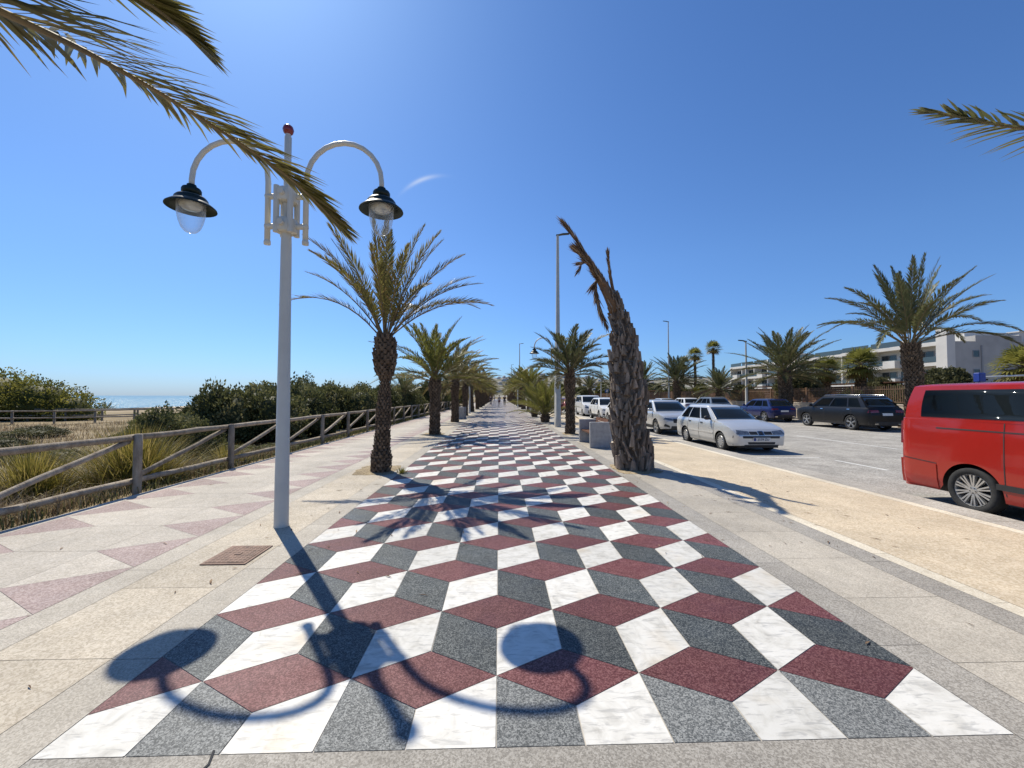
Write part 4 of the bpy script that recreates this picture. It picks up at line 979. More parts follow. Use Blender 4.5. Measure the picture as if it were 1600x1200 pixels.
# ------------------------------------------------------------------ people
def skin(name, chains, mat, parent=None, sub=1):
    """one continuous skinned surface grown on connected chains of (point, radius); a chain's first point may reuse an earlier one"""
    v, e, rad, key = [], [], [], {}
    for ch in chains:
        prev = None
        for p, rr in ch:
            kk = tuple(round(c, 4) for c in p)
            if kk not in key: key[kk] = len(v); v.append(p); rad.append(rr)
            i = key[kk]
            if prev is not None and prev != i: e.append((prev, i))
            prev = i
    me = bpy.data.meshes.new(name); me.from_pydata(v, e, [])
    o = bpy.data.objects.new(name, me); C.objects.link(o)
    md = o.modifiers.new('skin', 'SKIN'); md.use_smooth_shade = True
    for i, rr in enumerate(rad):
        q = rr if isinstance(rr, tuple) else (rr, rr); me.skin_vertices[0].data[i].radius = q
    me.skin_vertices[0].data[0].use_root = True
    s_ = o.modifiers.new('sub', 'SUBSURF'); s_.levels = sub; s_.render_levels = sub
    me.materials.append(mat)
    if parent is not None: o.parent = parent
    return o
M['skin'] = simple('skin', (0.42, 0.26, 0.18), 0.55); M['hair'] = simple('hair', (0.05, 0.035, 0.025), 0.6)
def cloth(name, col): return simple(name, col, 0.85, var=0.15, scale=20)
def person(loc, rz, h, label, top, legs, shorts=False, step=0.16, hair='hair'):
    k = h/1.75; V = lambda x, y, z: (x*k, y*k, z*k)
    hip, neck = V(0, 0, 0.95), V(0, 0.01, 1.47)
    ch = [[(hip, (0.15*k, 0.10*k)), (V(0, 0, 1.15), (0.135*k, 0.09*k)), (V(0, 0.01, 1.34), (0.16*k, 0.10*k)), (neck, 0.055*k), (V(0, 0.02, 1.54), 0.055*k), (V(0, 0.03, 1.63), (0.078*k, 0.095*k)), (V(0, 0.025, 1.71), (0.066*k, 0.08*k))],
          [(V(0, 0.03, 1.63), (0.078*k, 0.095*k)), (V(0, 0.125, 1.60), 0.016*k)]]
    L, T = {}, {}
    for s_ in (-1, 1):
        f = step*s_
        hp, kn, an, toe = V(0.09*s_, 0, 0.88), V(0.095*s_, f*0.55+0.03, 0.49), V(0.095*s_, f-(0.05 if f < 0 else 0), 0.08+(0.03 if f < 0 else 0)), V(0.10*s_, f+0.14, 0.03)
        L[s_] = [(hip, (0.15*k, 0.10*k)), (hp, 0.088*k), (kn, 0.058*k), (an, 0.04*k)]
        ch.append(L[s_]+[(toe, 0.035*k)])
        sh, el, wr, pm = V(0.19*s_, 0.01, 1.40), V(0.235*s_, -f*0.35, 1.14), V(0.235*s_, -f*0.9+0.05, 0.90), V(0.235*s_, -f*1.0+0.07, 0.83)
        T[s_] = [(V(0, 0.01, 1.34), (0.16*k, 0.10*k)), (sh, 0.056*k), (el, 0.042*k), (wr, 0.028*k)]
        ch.append(T[s_]+[(pm, (0.02*k, 0.036*k))])
        for q in range(4): ch.append([(pm, (0.02*k, 0.036*k)), (V(0.235*s_, -f+0.045+q*0.02, 0.78), 0.009*k), (V(0.228*s_, -f+0.05+q*0.02, 0.735+abs(q-1.5)*0.008), 0.008*k)])
        ch.append([(pm, (0.02*k, 0.036*k)), (V(0.225*s_, -f+0.125, 0.80), 0.010*k)])
    o = skin('person', ch, M['skin'])
    o.location = loc; o.rotation_euler = (0, 0, rz); tag(o, label, 'person')
    g_ = 1.16
    def up(l): return [(p, (r_*g_ if not isinstance(r_, tuple) else (r_[0]*g_, r_[1]*g_))) for p, r_ in l]
    skin('shirt', [up(ch[0][:3])]+[up(T[s_][:3]) for s_ in (-1, 1)], top, o)
    lg = []
    for s_ in (-1, 1):
        l = L[s_][:]
        if shorts:
            a, b = Vector(l[1][0]), Vector(l[2][0]); l = l[:2]+[(tuple(a.lerp(b, 0.85)), 0.075*k)]
        lg.append(up(l))
    skin('trousers', lg, legs, o)
    skin('hair', [[(V(0, 0.0, 1.69), (0.078*k, 0.085*k)), (V(0, 0.0, 1.74), (0.05*k, 0.06*k))], [(V(0, 0.0, 1.69), (0.078*k, 0.085*k)), (V(0, -0.055, 1.62), (0.05*k, 0.04*k))]], M[hair], o)
    mb = MB()
    for s_ in (-1, 1): mb.lathe([(0, -0.011), (0.011, 0), (0, 0.011)], 8, M=Matrix.Translation(V(0.03*s_, 0.118, 1.645)))
    mb.build('eyes', M['crack'], o)
    return o
black = cloth('black_cloth', (0.02, 0.02, 0.024)); navy = cloth('navy_cloth', (0.025, 0.035, 0.07)); maroon = cloth('maroon_cloth', (0.16, 0.03, 0.04)); greyc = cloth('grey_cloth', (0.33, 0.36, 0.36)); whitec = cloth('white_cloth', (0.7, 0.7, 0.68)); lilac = cloth('lilac_cloth', (0.35, 0.22, 0.36))
person((-1.45, 70.5, 0), PI, 1.75, 'person in dark navy clothes walking on the left side of the pattern', navy, navy)
person((0.02, 64.5, 0), PI, 1.72, 'person in a grey top and maroon shorts walking in the middle', greyc, maroon, True)
person((0.88, 66.0, 0), PI, 1.80, 'person all in black walking beside the one in maroon shorts', black, black, step=0.2)
person((-1.35, 112, 0), PI, 1.7, 'farthest small figure in pale clothes on the left of the promenade', whitec, greyc)
person((5.05, 33.2, 0), 0.4, 1.72, 'person in a lilac top on the footpath behind the tall light pole', lilac, maroon, True)

# ------------------------------------------------------------------ vehicles
def paint(name, col, metal=0.0, rough=0.3):
    t = NT(name); n = t.noise(2.2, 4, 0.6)
    c = t.ramp(n, [(0.3, tuple(q*0.93 for q in col)), (0.7, tuple(min(1, q*1.05) for q in col))])
    sep = t.node('ShaderNodeSeparateXYZ'); t.l.new(t.tc(), sep.inputs[0])
    dirt = t.node('ShaderNodeMapRange'); t.l.new(t.math('ADD', sep.outputs[2], t.math('MULTIPLY', t.noise(5, 5, 0.7), 0.35)), dirt.inputs[0]); dirt.inputs[1].default_value = 0.62; dirt.inputs[2].default_value = 0.28
    c = t.mix(t.math('MULTIPLY', dirt.outputs[0], 0.25), c, (0.26, 0.23, 0.19))
    return t.done(c, rough, metal, 0.35, 0.0 if max(col) < 0.02 else 0.6)
for a, b in ((0, 0),): pass
PT = {'silver': paint('silver_paint', (0.62, 0.62, 0.60), 0.5, 0.32), 'silver2': paint('pale_silver_paint', (0.58, 0.58, 0.57), 0.5, 0.32), 'red': paint('red_paint', (0.34, 0.014, 0.008), 0.0, 0.25),
      'black': paint('black_paint', (0.008, 0.008, 0.009), 0.0, 0.3), 'blue': paint('dark_blue_paint', (0.010, 0.016, 0.085), 0.2, 0.28), 'white': paint('white_paint', (0.72, 0.72, 0.70), 0.0, 0.32), 'grey': paint('grey_paint', (0.22, 0.235, 0.235), 0.5, 0.3), 'darkred': paint('dark_red_paint', (0.28, 0.02, 0.02), 0.1, 0.3)}
for q in PT.values(): q.node_tree.nodes['Principled BSDF'].inputs['Coat Roughness'].default_value = 0.06
M['carglass'] = simple('car_glass', (0.012, 0.016, 0.018), 0.03, spec=0.2, var=0.05)
M['tyre'] = simple('tyre_rubber', (0.022, 0.022, 0.022), 0.85, var=0.3, scale=14)
M['alloy'] = simple('alloy', (0.50, 0.50, 0.49), 0.32, 0.7, 0.08)
M['alloydk'] = simple('dark_alloy', (0.20, 0.20, 0.21), 0.32, 0.6, 0.08)
M['plastic'] = simple('black_plastic', (0.022, 0.022, 0.023), 0.55, var=0.2)
M['headl'] = simple('headlight_lens', (0.16, 0.18, 0.20), 0.06, 0.5, 0.5, 18, coat=1.0)
M['amber'] = simple('indicator_lens', (0.55, 0.20, 0.03), 0.15)
M['tail'] = simple('tail_light', (0.20, 0.008, 0.01), 0.12, coat=0.8)
M['plate'] = simple('plate_white', (0.68, 0.68, 0.66), 0.45)
M['plateblue'] = simple('plate_blue', (0.02, 0.05, 0.3), 0.4)
M['chrome'] = simple('chrome', (0.6, 0.6, 0.6), 0.15, 1.0, 0.03)
def interp(tab, x):
    if x <= tab[0][0]: return tab[0][1]
    for (a, va), (b, vb) in zip(tab, tab[1:]):
        if x <= b:
            f = (x-a)/(b-a); return va+(vb-va)*f
    return tab[-1][1]
SIDE = [(0, .93), (.10, .965), (.28, .99), (.45, 1.0), (.62, .998), (.78, .985), (.90, .962), (1.0, .92)]
class Car:
    def __init__(s, sp):
        s.__dict__.update(sp); s.hl = s.L/2
        e = 0.0
    def hw(s, y):
        d = min(s.hl-y, s.hl+y); rc, rx = (s.rcf, s.rxf) if y > 0 else (s.rcr, s.rxr)
        w = s.W/2
        if d < rc: w -= rx*(1-math.sqrt(max(0, 1-(1-max(d, 0)/rc)**2)))
        return w
    def zt(s, y): return interp(s.top, y)
    def xs(s, y, z): return s.hw(y)*interp(getattr(s, 'side', SIDE), (z-s.sill)/(s.belt-s.sill))
    def yfront(s, x, z):
        y = s.hl
        while y > s.hl-0.5 and (s.xs(y, z) < abs(x) or s.zt(y)+0.034*(1-(x/(s.W/2))**2) < z): y -= 0.004
        return y
    def yrear(s, x, z):
        y = -s.hl
        while y < -s.hl+0.4 and (s.xs(y, z) < abs(x) or s.zt(y)+0.034*(1-(x/(s.W/2))**2) < z): y += 0.004
        return y
    def patch(s, f, q, mb, mat=0, off=0.007, nu=6, nv=3):
        """a panel following the body: q = 4 corners in 2D, f maps them onto the skin"""
        if nu == 8: nv = 8
        P = []
        for i in range(nu+1):
            for j in range(nv+1):
                u, v = i/nu, j/nv
                a = (q[0][0]*(1-u)+q[1][0]*u, q[0][1]*(1-u)+q[1][1]*u); b = (q[3][0]*(1-u)+q[2][0]*u, q[3][1]*(1-u)+q[2][1]*u)
                P.append(f(a[0]*(1-v)+b[0]*v, a[1]*(1-v)+b[1]*v))
        n = None; b0 = len(mb.v); c = [Vector(p[0]) for p in P]; nn = [Vector(p[1]) for p in P]
        for p, k in zip(c, nn): mb.v.append(tuple(p+k*off))
        for p, k in zip(c, nn): mb.v.append(tuple(p-k*0.012))
        m = len(P); ix = lambda i, j: b0+i*(nv+1)+j
        for i in range(nu):
            for j in range(nv): mb.face((ix(i, j), ix(i+1, j), ix(i+1, j+1), ix(i, j+1)), mat, 0.5, True)
        per = [(i, 0) for i in range(nu)]+[(nu, j) for j in range(nv)]+[(i, nv) for i in range(nu, 0, -1)]+[(0, j) for j in range(nv, 0, -1)]
        for a, b in zip(per, per[1:]+per[:1]): mb.face((ix(*a), ix(*a)+m, ix(*b)+m, ix(*b)), mat)
    def F(s, x, z): return ((x, s.yfront(x, z), z), (0.35*(1 if x > 0 else -1)*(abs(x)/(s.W/2))**3, 1, 0.15))
    def B(s, x, z): return ((x, s.yrear(x, z), z), (0.35*(1 if x > 0 else -1)*(abs(x)/(s.W/2))**3, -1, 0.1))
    def S(s, sg): return lambda y, z: ((sg*s.xs(y, z), y, z), (sg, 0, 0))
    def ring(s, q):
        yf = s.wsb+(s.wst-s.wsb)*q+0.035*math.sin(PI*q); yr = s.rwb+(s.rwt-s.rwb)*q-0.03*math.sin(PI*q)
        hw = s.hb+(s.ht-s.hb)*q**1.25; z = s.belt-0.02+(s.roof-s.belt+0.02)*q
        bw, br = s.bow, s.bow*0.6; h = []
        for f in (0, .35, .70, .93): h.append((hw*f, yf-bw*f*f, z))
        ya, yb = yf-bw-0.03, yr+br+0.03
        for t in s.cols: h.append((hw*(1.0+0.012*math.sin(PI*t)), ya+(yb-ya)*t, z))
        for f in (.93, .70, .35, 0): h.append((hw*f, yr+br*f*f, z))
        return h+[(-x, y, zz) for x, y, zz in h[-2:0:-1]]
def wheel(parent, sp, x, y, sg):
    Rw, w = sp['wr'], sp.get('ww', 0.2); T = Matrix.Translation((x, y, Rw)) @ Matrix.Rotation(PI/2*sg, 4, 'Y')   # local +z points outwards
    rr = Rw*sp.get('rim', 0.68)
    mb = MB(); mb.lathe([(0.0, -w*0.3), (rr*0.9, -w*0.3), (rr*0.9, -w*0.2), (rr*0.45, -w*0.15), (0, -w*0.1)], 20, M=T); wh = mb.build('wheel', M['plastic'], parent)
    mb = MB(); mb.lathe([(rr, -w*0.5), (Rw*0.93, -w*0.5), (Rw*0.985, -w*0.42), (Rw, -w*0.25), (Rw, w*0.25), (Rw*0.985, w*0.42), (Rw*0.93, w*0.5), (rr*1.04, w*0.46), (rr, w*0.36), (rr, -w*0.5)], 28, M=T); mb.build('tyre', M['tyre'], wh)
    mb = MB(); mb.lathe([(rr*1.01, -w*0.4), (rr*0.97, -w*0.4), (rr*0.93, w*0.28), (rr*0.99, w*0.42), (rr*1.01, w*0.40)], 28, M=T)
    if sp['rims'] == 'cap':
        mb.lathe([(rr*0.98, w*0.36), (rr*0.90, w*0.44), (rr*0.6, w*0.46), (rr*0.42, w*0.40), (rr*0.2, w*0.47), (0, w*0.48)], 28, M=T)
        for k in range(12):
            Q = T @ Matrix.Rotation(2*PI*k/12, 4, 'Z'); mb.box(rr*0.62, rr*0.86, -rr*0.06, rr*0.06, w*0.40, w*0.468, 1, M=Q)
    else:
        ns = sp['rims']
        for k in range(ns):
            Q = T @ Matrix.Rotation(2*PI*k/ns, 4, 'Z')
            for d in ((-0.11, 0.11) if sp.get('twin') else (0,)):
                Q2 = Q @ Matrix.Rotation(d, 4, 'Z'); b = rr*(0.055 if sp.get('twin') else 0.10)
                mb.loft([[(rr*r0, -b*k0, z0), (rr*r0, b*k0, z0), (rr*r0, b*k0*0.8, z1), (rr*r0, -b*k0*0.8, z1)] for r0, k0, z0, z1 in ((0.14, 1.1, w*0.2, w*0.34), (0.55, 0.9, w*0.2, w*0.38), (0.97, 1.1, w*0.22, w*0.41))], 0, 0.5, True, True, M=Q2)
        mb.lathe([(rr*0.24, w*0.2), (rr*0.22, w*0.36), (rr*0.12, w*0.38), (0, w*0.38)], 16, M=T)
        for k in range(5):
            a = 2*PI*k/5; mb.lathe([(rr*0.035, w*0.36), (rr*0.03, w*0.40), (0, w*0.40)], 8, 1, M=T @ Matrix.Translation((rr*0.165*math.cos(a), rr*0.165*math.sin(a), 0)))
    mb.build('rim', [M[sp.get('rimmat', 'alloy')], M['plastic']], wh, sharp=35)
def car(sp, loc, rz, label, group='parked cars', cat='car', name='parked_car'):
    o = empty(name, loc, rz, label, cat, group); c = Car(sp); pm = PT[sp['paint']]
    hl = c.hl; yw = sp['axles']; Ra = sp['wr']+0.055
    ys = set(); y = -hl
    for d in (0, .008, .03, .06, .1, .15, .21, .28, .36, .45): ys.add(round(-hl+d, 4)); ys.add(round(hl-d, 4))
    y = -hl+.5
    while y < hl-.45: ys.add(round(y, 4)); y += 0.12
    for a in yw:
        for k in range(25): ys.add(round(a-Ra*math.cos(PI*k/24), 4))
    for p, _ in sp['top']: ys.add(round(p, 4))
    ys = sorted(q for q in ys if -hl <= q <= hl)
    def zb(y):
        z = sp['sill']
        d = min(hl-y, hl+y)
        if d < 0.35: z += sp.get('lift', 0.04)*(1-d/0.35)
        for a in yw:
            if abs(y-a) < Ra: z = max(z, sp['wr']+math.sqrt(Ra*Ra-(y-a)**2))
        return z
    mb = MB(); rings = []
    for y in ys:
        b, t = zb(y), c.zt(y); h = []
        for f in (0, .06, .15, .26, .38, .5, .62, .73, .83, .91, .96, .985):
            z = b+(t-b)*f; h.append((c.xs(y, z), y, z))
        x1 = c.xs(y, t)
        h += [(x1-0.02, y, t-0.002), (x1-0.06, y, t+0.006), (x1*0.72, y, t+0.020), (x1*0.38, y, t+0.030), (0, y, t+0.034)]
        rings.append(h+[(-x, yy, z) for x, yy, z in h[-2::-1]])
    mb.loft(rings, 0, 0.5, True, True, closed=False, smooth=True)
    # cabin
    qs = [0, .07, .2, .4, .6, .8, .91, .97, 1.0]; cr = [c.ring(q) for q in qs]; last = cr[-1]; my = (c.wst+c.rwt)/2
    for k, dz in ((.035, .018), (.10, .032), (.3, .046), (.6, .056), (.9, .06)): cr.append([(x*(1-k), my+(y-my)*(1-k), z+dz) for x, y, z in last])
    mb.loft(cr, 0, 0.5, False, True, smooth=True)
    mb.build('body', pm, o, sharp=38)
    mb = MB(); mb.box(-c.W/2+.24, c.W/2-.24, -hl+.12, hl-.12, sp['sill']-.04, sp['sill']+.32); mb.box(-c.W/2+.06, c.W/2-.06, yw[0]+Ra+.02, yw[1]-Ra-.02, sp['sill']-.02, sp['sill']+.25)
    mb.build('underbody', M['plastic'], o)
    # glass from the cabin rings
    n = len(cr[0]); nc = len(sp['cols'])
    def glass(nm, cols, q0, q1, mat='carglass', off=0.006):
        k = 5; qq = [q0+(q1-q0)*i/k for i in range(k+1)]; rg = [c.ring(q) for q in qq]; g_ = MB(); b = 0; m_ = len(cols)
        P = [[Vector(rg[i][j % n]) for j in cols] for i in range(k+1)]
        Nn = []
        for i in range(k+1):
            for j in range(m_):
                du = P[i][min(j+1, m_-1)]-P[i][max(j-1, 0)]; dv = P[min(i+1, k)][j]-P[max(i-1, 0)][j]; nr = du.cross(dv).normalized()
                ctr = Vector((0, my, nr.z*0+P[i][j].z)); nr = nr if nr.dot(P[i][j]-ctr) > 0 else -nr; Nn.append(nr)
        for i in range(k+1):
            for j in range(m_): g_.v.append(tuple(P[i][j]+Nn[i*m_+j]*off))
        for i in range(k+1):
            for j in range(m_): g_.v.append(tuple(P[i][j]-Nn[i*m_+j]*0.01))
        tot = (k+1)*m_
        for i in range(k):
            for j in range(m_-1): g_.face((i*m_+j, i*m_+j+1, (i+1)*m_+j+1, (i+1)*m_+j), 0, 0.5, True)
        for j in range(m_-1):
            for i in (0, k): g_.face((i*m_+j, i*m_+j+1, tot+i*m_+j+1, tot+i*m_+j))
        for i in range(k):
            for j in (0, m_-1): g_.face((i*m_+j, (i+1)*m_+j, tot+(i+1)*m_+j, tot+i*m_+j))
        return g_.build(nm, M[mat], o)
    half = 4+nc+4                                # half ring length
    glass('windscreen', [-3, -2, -1, 0, 1, 2, 3], 0.05, 0.93)
    rc_ = half-1
    if sp.get('rearglass', True): glass('rear_window', list(range(rc_-3, rc_+4)), sp.get('rq0', 0.12), 0.90)
    for a, b in sp['wins']:
        glass('side_window', list(range(4+a, 4+b+1)), 0.08, 0.88)
        glass('side_window', [n-(4+q) for q in range(a, b+1)][::-1], 0.08, 0.88)
    # details
    Fp, Bp = c.F, c.B
    for d in sp['details']:
        nm, side, mat, qs_ = d[:4]; off = d[4] if len(d) > 4 else 0.007
        mats = pm if mat == 'body' else M[mat]
        for q in qs_:
            mirror = (1, -1) if side[-1] == '2' else (1,)
            for sg in mirror:
                mb = MB()
                if side[0] == 'F': c.patch(Fp, [(x*sg, z) for x, z in q], mb, off=off)
                elif side[0] == 'B': c.patch(Bp, [(x*sg, z) for x, z in q], mb, off=off)
                else: c.patch(c.S(sg), q, mb, off=off, nu=8)
                mb.build(nm, mats, o, sharp=40)
    for sg in (-1, 1):
        ym = c.wsb-0.42; mb = MB(); T = Matrix.Translation((sg*(c.W/2+0.06), ym, c.belt+0.07)) @ Matrix.Diagonal((1.0, 0.55, 0.72, 1))
        mb.lathe([(0, -.10), (.06, -.09), (.095, -.05), (.105, 0), (.095, .05), (.06, .09), (0, .10)], 14, M=T)
        mb.tube([(sg*(c.W/2-0.07), ym+.02, c.belt+0.02), (sg*(c.W/2+0.02), ym, c.belt+0.05)], 0.03, 6)
        mb.build('wing_mirror', M['plastic'] if sp.get('blackmirror') else pm, o)
    for a in yw:
        for sg in (-1, 1): wheel(o, sp, sg*(c.W/2-0.015-sp.get('ww', .2)/2), a, sg)
    if sp.get('rails'):
        for sg in (-1, 1):
            mb = MB(); yy0, yy1 = c.wst-.2, c.rwt+.15; x = sg*(c.ht-.07); zr = c.roof+.03
            mb.tube([(x, yy0, zr), (x, yy0-.12, zr+.06), (x, (yy0+yy1)/2, zr+.075), (x, yy1+.12, zr+.06), (x, yy1, zr)], 0.018, 6); mb.build('roof_rail', M[sp['rails']], o)
    return o
def lines(ycuts, z0, z1): return [[(y-.006, z0), (y+.006, z0), (y+.006, z1), (y-.006, z1)] for y in ycuts]
def plate(parent, txt, loc, rx, rz, size):
    cu = bpy.data.curves.new('plate_text', 'FONT'); cu.body = txt; cu.size = size; cu.align_x = 'CENTER'; cu.align_y = 'CENTER'; cu.extrude = 0.001
    tmp = bpy.data.objects.new('plate_text', cu); C.objects.link(tmp); dg = bpy.context.evaluated_depsgraph_get()
    me = bpy.data.meshes.new_from_object(tmp.evaluated_get(dg)); bpy.data.objects.remove(tmp); me.materials.clear(); me.materials.append(M['crack'])
    o = bpy.data.objects.new('plate_text', me); C.objects.link(o); o.parent = parent; o.location = loc; o.rotation_euler = (rx, 0, rz); return o
# older silver estate hatchback
L = 4.15; h = L/2
sv = dict(L=L, W=1.66, sill=0.20, belt=0.93, roof=1.375, rcf=.38, rxf=.17, rcr=.3, rxr=.14, wr=.285, rim=.66, ww=.18, rims='cap', paint='silver', axles=(h-.83-2.45, h-.83), blackmirror=True,
  top=[(-h, .62), (-h+.03, .80), (-h+.10, .92), (-h+.2, .95), (0, .945), (h-1.35, .945), (h-1.05, .93), (h-.7, .87), (h-.35, .77), (h-.17, .70), (h-.08, .63), (h-.04, .58), (h, .54)],
  wsb=h-1.08, wst=h-1.88, rwb=-h+.07, rwt=-h+.55, hb=.735, ht=.56, bow=.16, cols=[0, .07, .33, .37, .68, .71, .93, 1.0], wins=[(1, 2), (3, 4), (5, 6)],
  details=[('headlight', 'F2', 'headl', [[(.36, .56), (.74, .585), (.70, .70), (.37, .665)]]), ('grille', 'F2', 'plastic', [[(.10, .565), (.34, .565), (.345, .655), (.11, .655)]]), ('grille_surround', 'F', 'chrome', [[(-.095, .54), (.095, .54), (.085, .675), (-.085, .675)]], .009), ('badge', 'F', 'plastic', [[(-.07, .555), (.07, .555), (.06, .66), (-.06, .66)]], .013), ('bumper_strip', 'F', 'plastic', [[(-.795, .455), (.795, .455), (.795, .525), (-.795, .525)]], .02),
    ('air_intake', 'F', 'plastic', [[(-.40, .275), (.40, .275), (.42, .345), (-.42, .345)]]), ('number_plate', 'F', 'plate', [[(-.26, .375), (.26, .375), (.26, .475), (-.26, .475)]], .027), ('bumper_skirt', 'F', 'plastic', [[(-.76, .235), (.76, .235), (.78, .262), (-.78, .262)]], .012),
    ('door_seam', 'S2', 'crack', lines((h-1.22, h-2.22, h-3.05), .28, .93), .003), ('side_moulding', 'S2', 'body', [[(h-3.0, .50), (h-1.25, .50), (h-1.25, .535), (h-3.0, .535)]], .012), ('door_handle', 'S2', 'plastic', [[(h-2.12, .80), (h-1.97, .80), (h-1.97, .835), (h-2.12, .835)], [(h-2.98, .81), (h-2.83, .81), (h-2.83, .845), (h-2.98, .845)]], .02),
    ('tail_light', 'B2', 'tail', [[(.5, .68), (.75, .68), (.74, .90), (.55, .90)]])])
o = car(sv, (7.90, 12.1+h, -.12), PI, 'silver older hatchback facing the camera, with black bumper strip and number plate', 'cars parked along the near kerb')
plate(o, 'M 2539 ZU', (0.02, h+.037, .424), PI/2, PI, .10)
mb = MB(); mb.box(.20, .245, h+.028, h+.036, .38, .47); mb.build('plate_band', M['plateblue'], o)
# red passenger van
L = 4.95; h = L/2
vn = dict(L=L, W=1.93, sill=.24, belt=1.37, roof=1.89, rcf=.6, rxf=.26, rcr=.20, rxr=.12, wr=.335, rim=.70, ww=.22, rims=10, twin=True, paint='red', axles=(-h+1.08, h-.90), lift=-.02, rearglass=True, side=[(0, .95), (.15, .985), (.45, 1.0), (.8, .99), (1, .968)],
  top=[(-h, 1.355), (-h+.05, 1.37), (0, 1.37), (h-1.0, 1.33), (h-.7, 1.16), (h-.25, 1.0), (h-.08, .86), (h, .7)],
  wsb=h-.85, wst=h-1.65, rwb=-h+.02, rwt=-h+.13, hb=.930, ht=.86, bow=.10, cols=[0, .08, .27, .30, .60, .615, .93, 1.0], wins=[(1, 2), (3, 6)], rq0=.1,
  details=[('slide_rail', 'S2', 'crack', [[(-h+.62, 1.215), (h-2.5, 1.215), (h-2.5, 1.23), (-h+.62, 1.235)]], .004), ('door_seam', 'S2', 'crack', lines((-h+1.50, h-2.5, h-1.25), .34, 1.37), .003), ('bumper_seam', 'S2', 'crack', [[(-h+.08, .695), (-h+.62, .655), (-h+.62, .667), (-h+.08, .707)]], .003),
    ('rear_bumper', 'B', 'body', [[(-.86, .26), (.86, .26), (.88, .66), (-.88, .66)]], .035), ('rear_bumper', 'S2', 'body', [[(-h+.10, .27), (-h+.62, .27), (-h+.62, .645), (-h+.10, .685)]], .010), ('tail_light', 'B2', 'tail', [[(.78, .92), (.90, .92), (.88, 1.30), (.78, 1.30)]], .025), ('number_plate', 'B', 'plate', [[(-.26, .80), (.26, .80), (.26, .92), (-.26, .92)]]),
    ('headlight', 'F2', 'headl', [[(.5, .75), (.88, .78), (.84, 1.0), (.55, .92)]]), ('grille', 'F', 'plastic', [[(-.5, .72), (.5, .72), (.5, .85), (-.5, .85)]]), ('side_moulding', 'S2', 'plastic', [[(-h+1.4, .42), (h-1.35, .42), (h-1.35, .50), (-h+1.4, .50)]], .012)])
o = car(vn, (7.93, 6.95-h, -.12), PI, 'shiny red passenger van with dark windows at the right edge', None, 'van', 'parked_van')
# silver crossover
def suv(paintk, L, W, Hh, wr, **k):
    h = L/2; d = dict(L=L, W=W, sill=.27, belt=Hh*.66, roof=Hh-.06, rcf=.5, rxf=.24, rcr=.4, rxr=.18, wr=wr, rim=.70, ww=.21, rims=5, twin=True, paint=paintk, axles=(-h+.82, h-.88),
      top=[(-h, .78), (-h+.04, Hh*.56), (-h+.12, Hh*.64), (-h+.2, Hh*.665), (h-1.2, Hh*.655), (h-.95, Hh*.645), (h-.5, Hh*.60), (h-.2, Hh*.55), (h-.08, Hh*.50), (h-.03, Hh*.45), (h, Hh*.40)],
      wsb=h-.98, wst=h-1.72, rwb=-h+.10, rwt=-h+.62, hb=W/2-.09, ht=W/2-.26, bow=.16, cols=[0, .07, .36, .39, .69, .72, .92, 1.0], wins=[(1, 2), (3, 4), (5, 6)], rq0=.14,
      details=[('headlight', 'F2', 'headl', [[(.44, Hh*.42), (W/2-.07, Hh*.455), (W/2-.12, Hh*.51), (.46, Hh*.47)]]), ('grille', 'F', 'plastic', [[(-.42, Hh*.36), (.42, Hh*.36), (.44, Hh*.47), (-.44, Hh*.47)]]), ('air_intake', 'F', 'plastic', [[(-.55, .30), (.55, .30), (.5, .42), (-.5, .42)]]), ('fog_light', 'F2', 'plastic', [[(.58, .36), (.80, .40), (.78, .52), (.60, .44)]]),
        ('number_plate', 'F', 'plate', [[(-.26, .44), (.26, .44), (.26, .54), (-.26, .54)]], .012), ('cladding', 'S2', 'plastic', [[(-h+.82+wr+.06, .275), (h-.88-wr-.06, .275), (h-.88-wr-.06, .40), (-h+.82+wr+.06, .40)]], .012), ('door_seam', 'S2', 'crack', lines((h-1.28, h-2.3, -h+1.05), .40, Hh*.66), .003),
        ('door_handle', 'S2', 'chrome' if k.get('chromeh') else 'body', [[(h-2.2, Hh*.585), (h-2.03, Hh*.585), (h-2.03, Hh*.605), (h-2.2, Hh*.605)], [(-h+1.12, Hh*.595), (-h+1.29, Hh*.595), (-h+1.29, Hh*.615), (-h+1.12, Hh*.615)]], .022),
        ('tail_light', 'B2', 'tail', [[(.42, Hh*.53), (W/2-.05, Hh*.515), (W/2-.09, Hh*.59), (.45, Hh*.60)]], .012), ('number_plate', 'B', 'plate', [[(-.26, Hh*.44), (.26, Hh*.44), (.26, Hh*.51), (-.26, Hh*.51)]], .012), ('rear_bumper', 'B', 'plastic', [[(-W/2+.1, .31), (W/2-.1, .31), (W/2-.07, .48), (-W/2+.07, .48)]], .02), ('exhaust_trim', 'B2', 'chrome', [[(.5, .34), (.68, .34), (.68, .39), (.5, .39)]], .026)])
    d.update(k); return d
NK = 'cars parked along the near kerb'; FK = 'cars parked along the far kerb'
car(suv('silver2', 4.14, 1.78, 1.55, .335), (8.02, 17.6+2.07, -.12), PI, 'pale silver crossover facing the camera behind the older silver hatchback', NK)
L = 4.2
car(suv('white', 4.2, 1.76, 1.46, .31, sill=.2), (8.05, 25.6, -.12), PI, 'white hatchback mostly hidden behind the dead palm trunk', NK)
car(suv('white', 4.4, 1.80, 1.62, .35), (8.05, 30.5, -.12), PI, 'white sport utility car with dark grille facing the camera, left of the dead palm', NK)
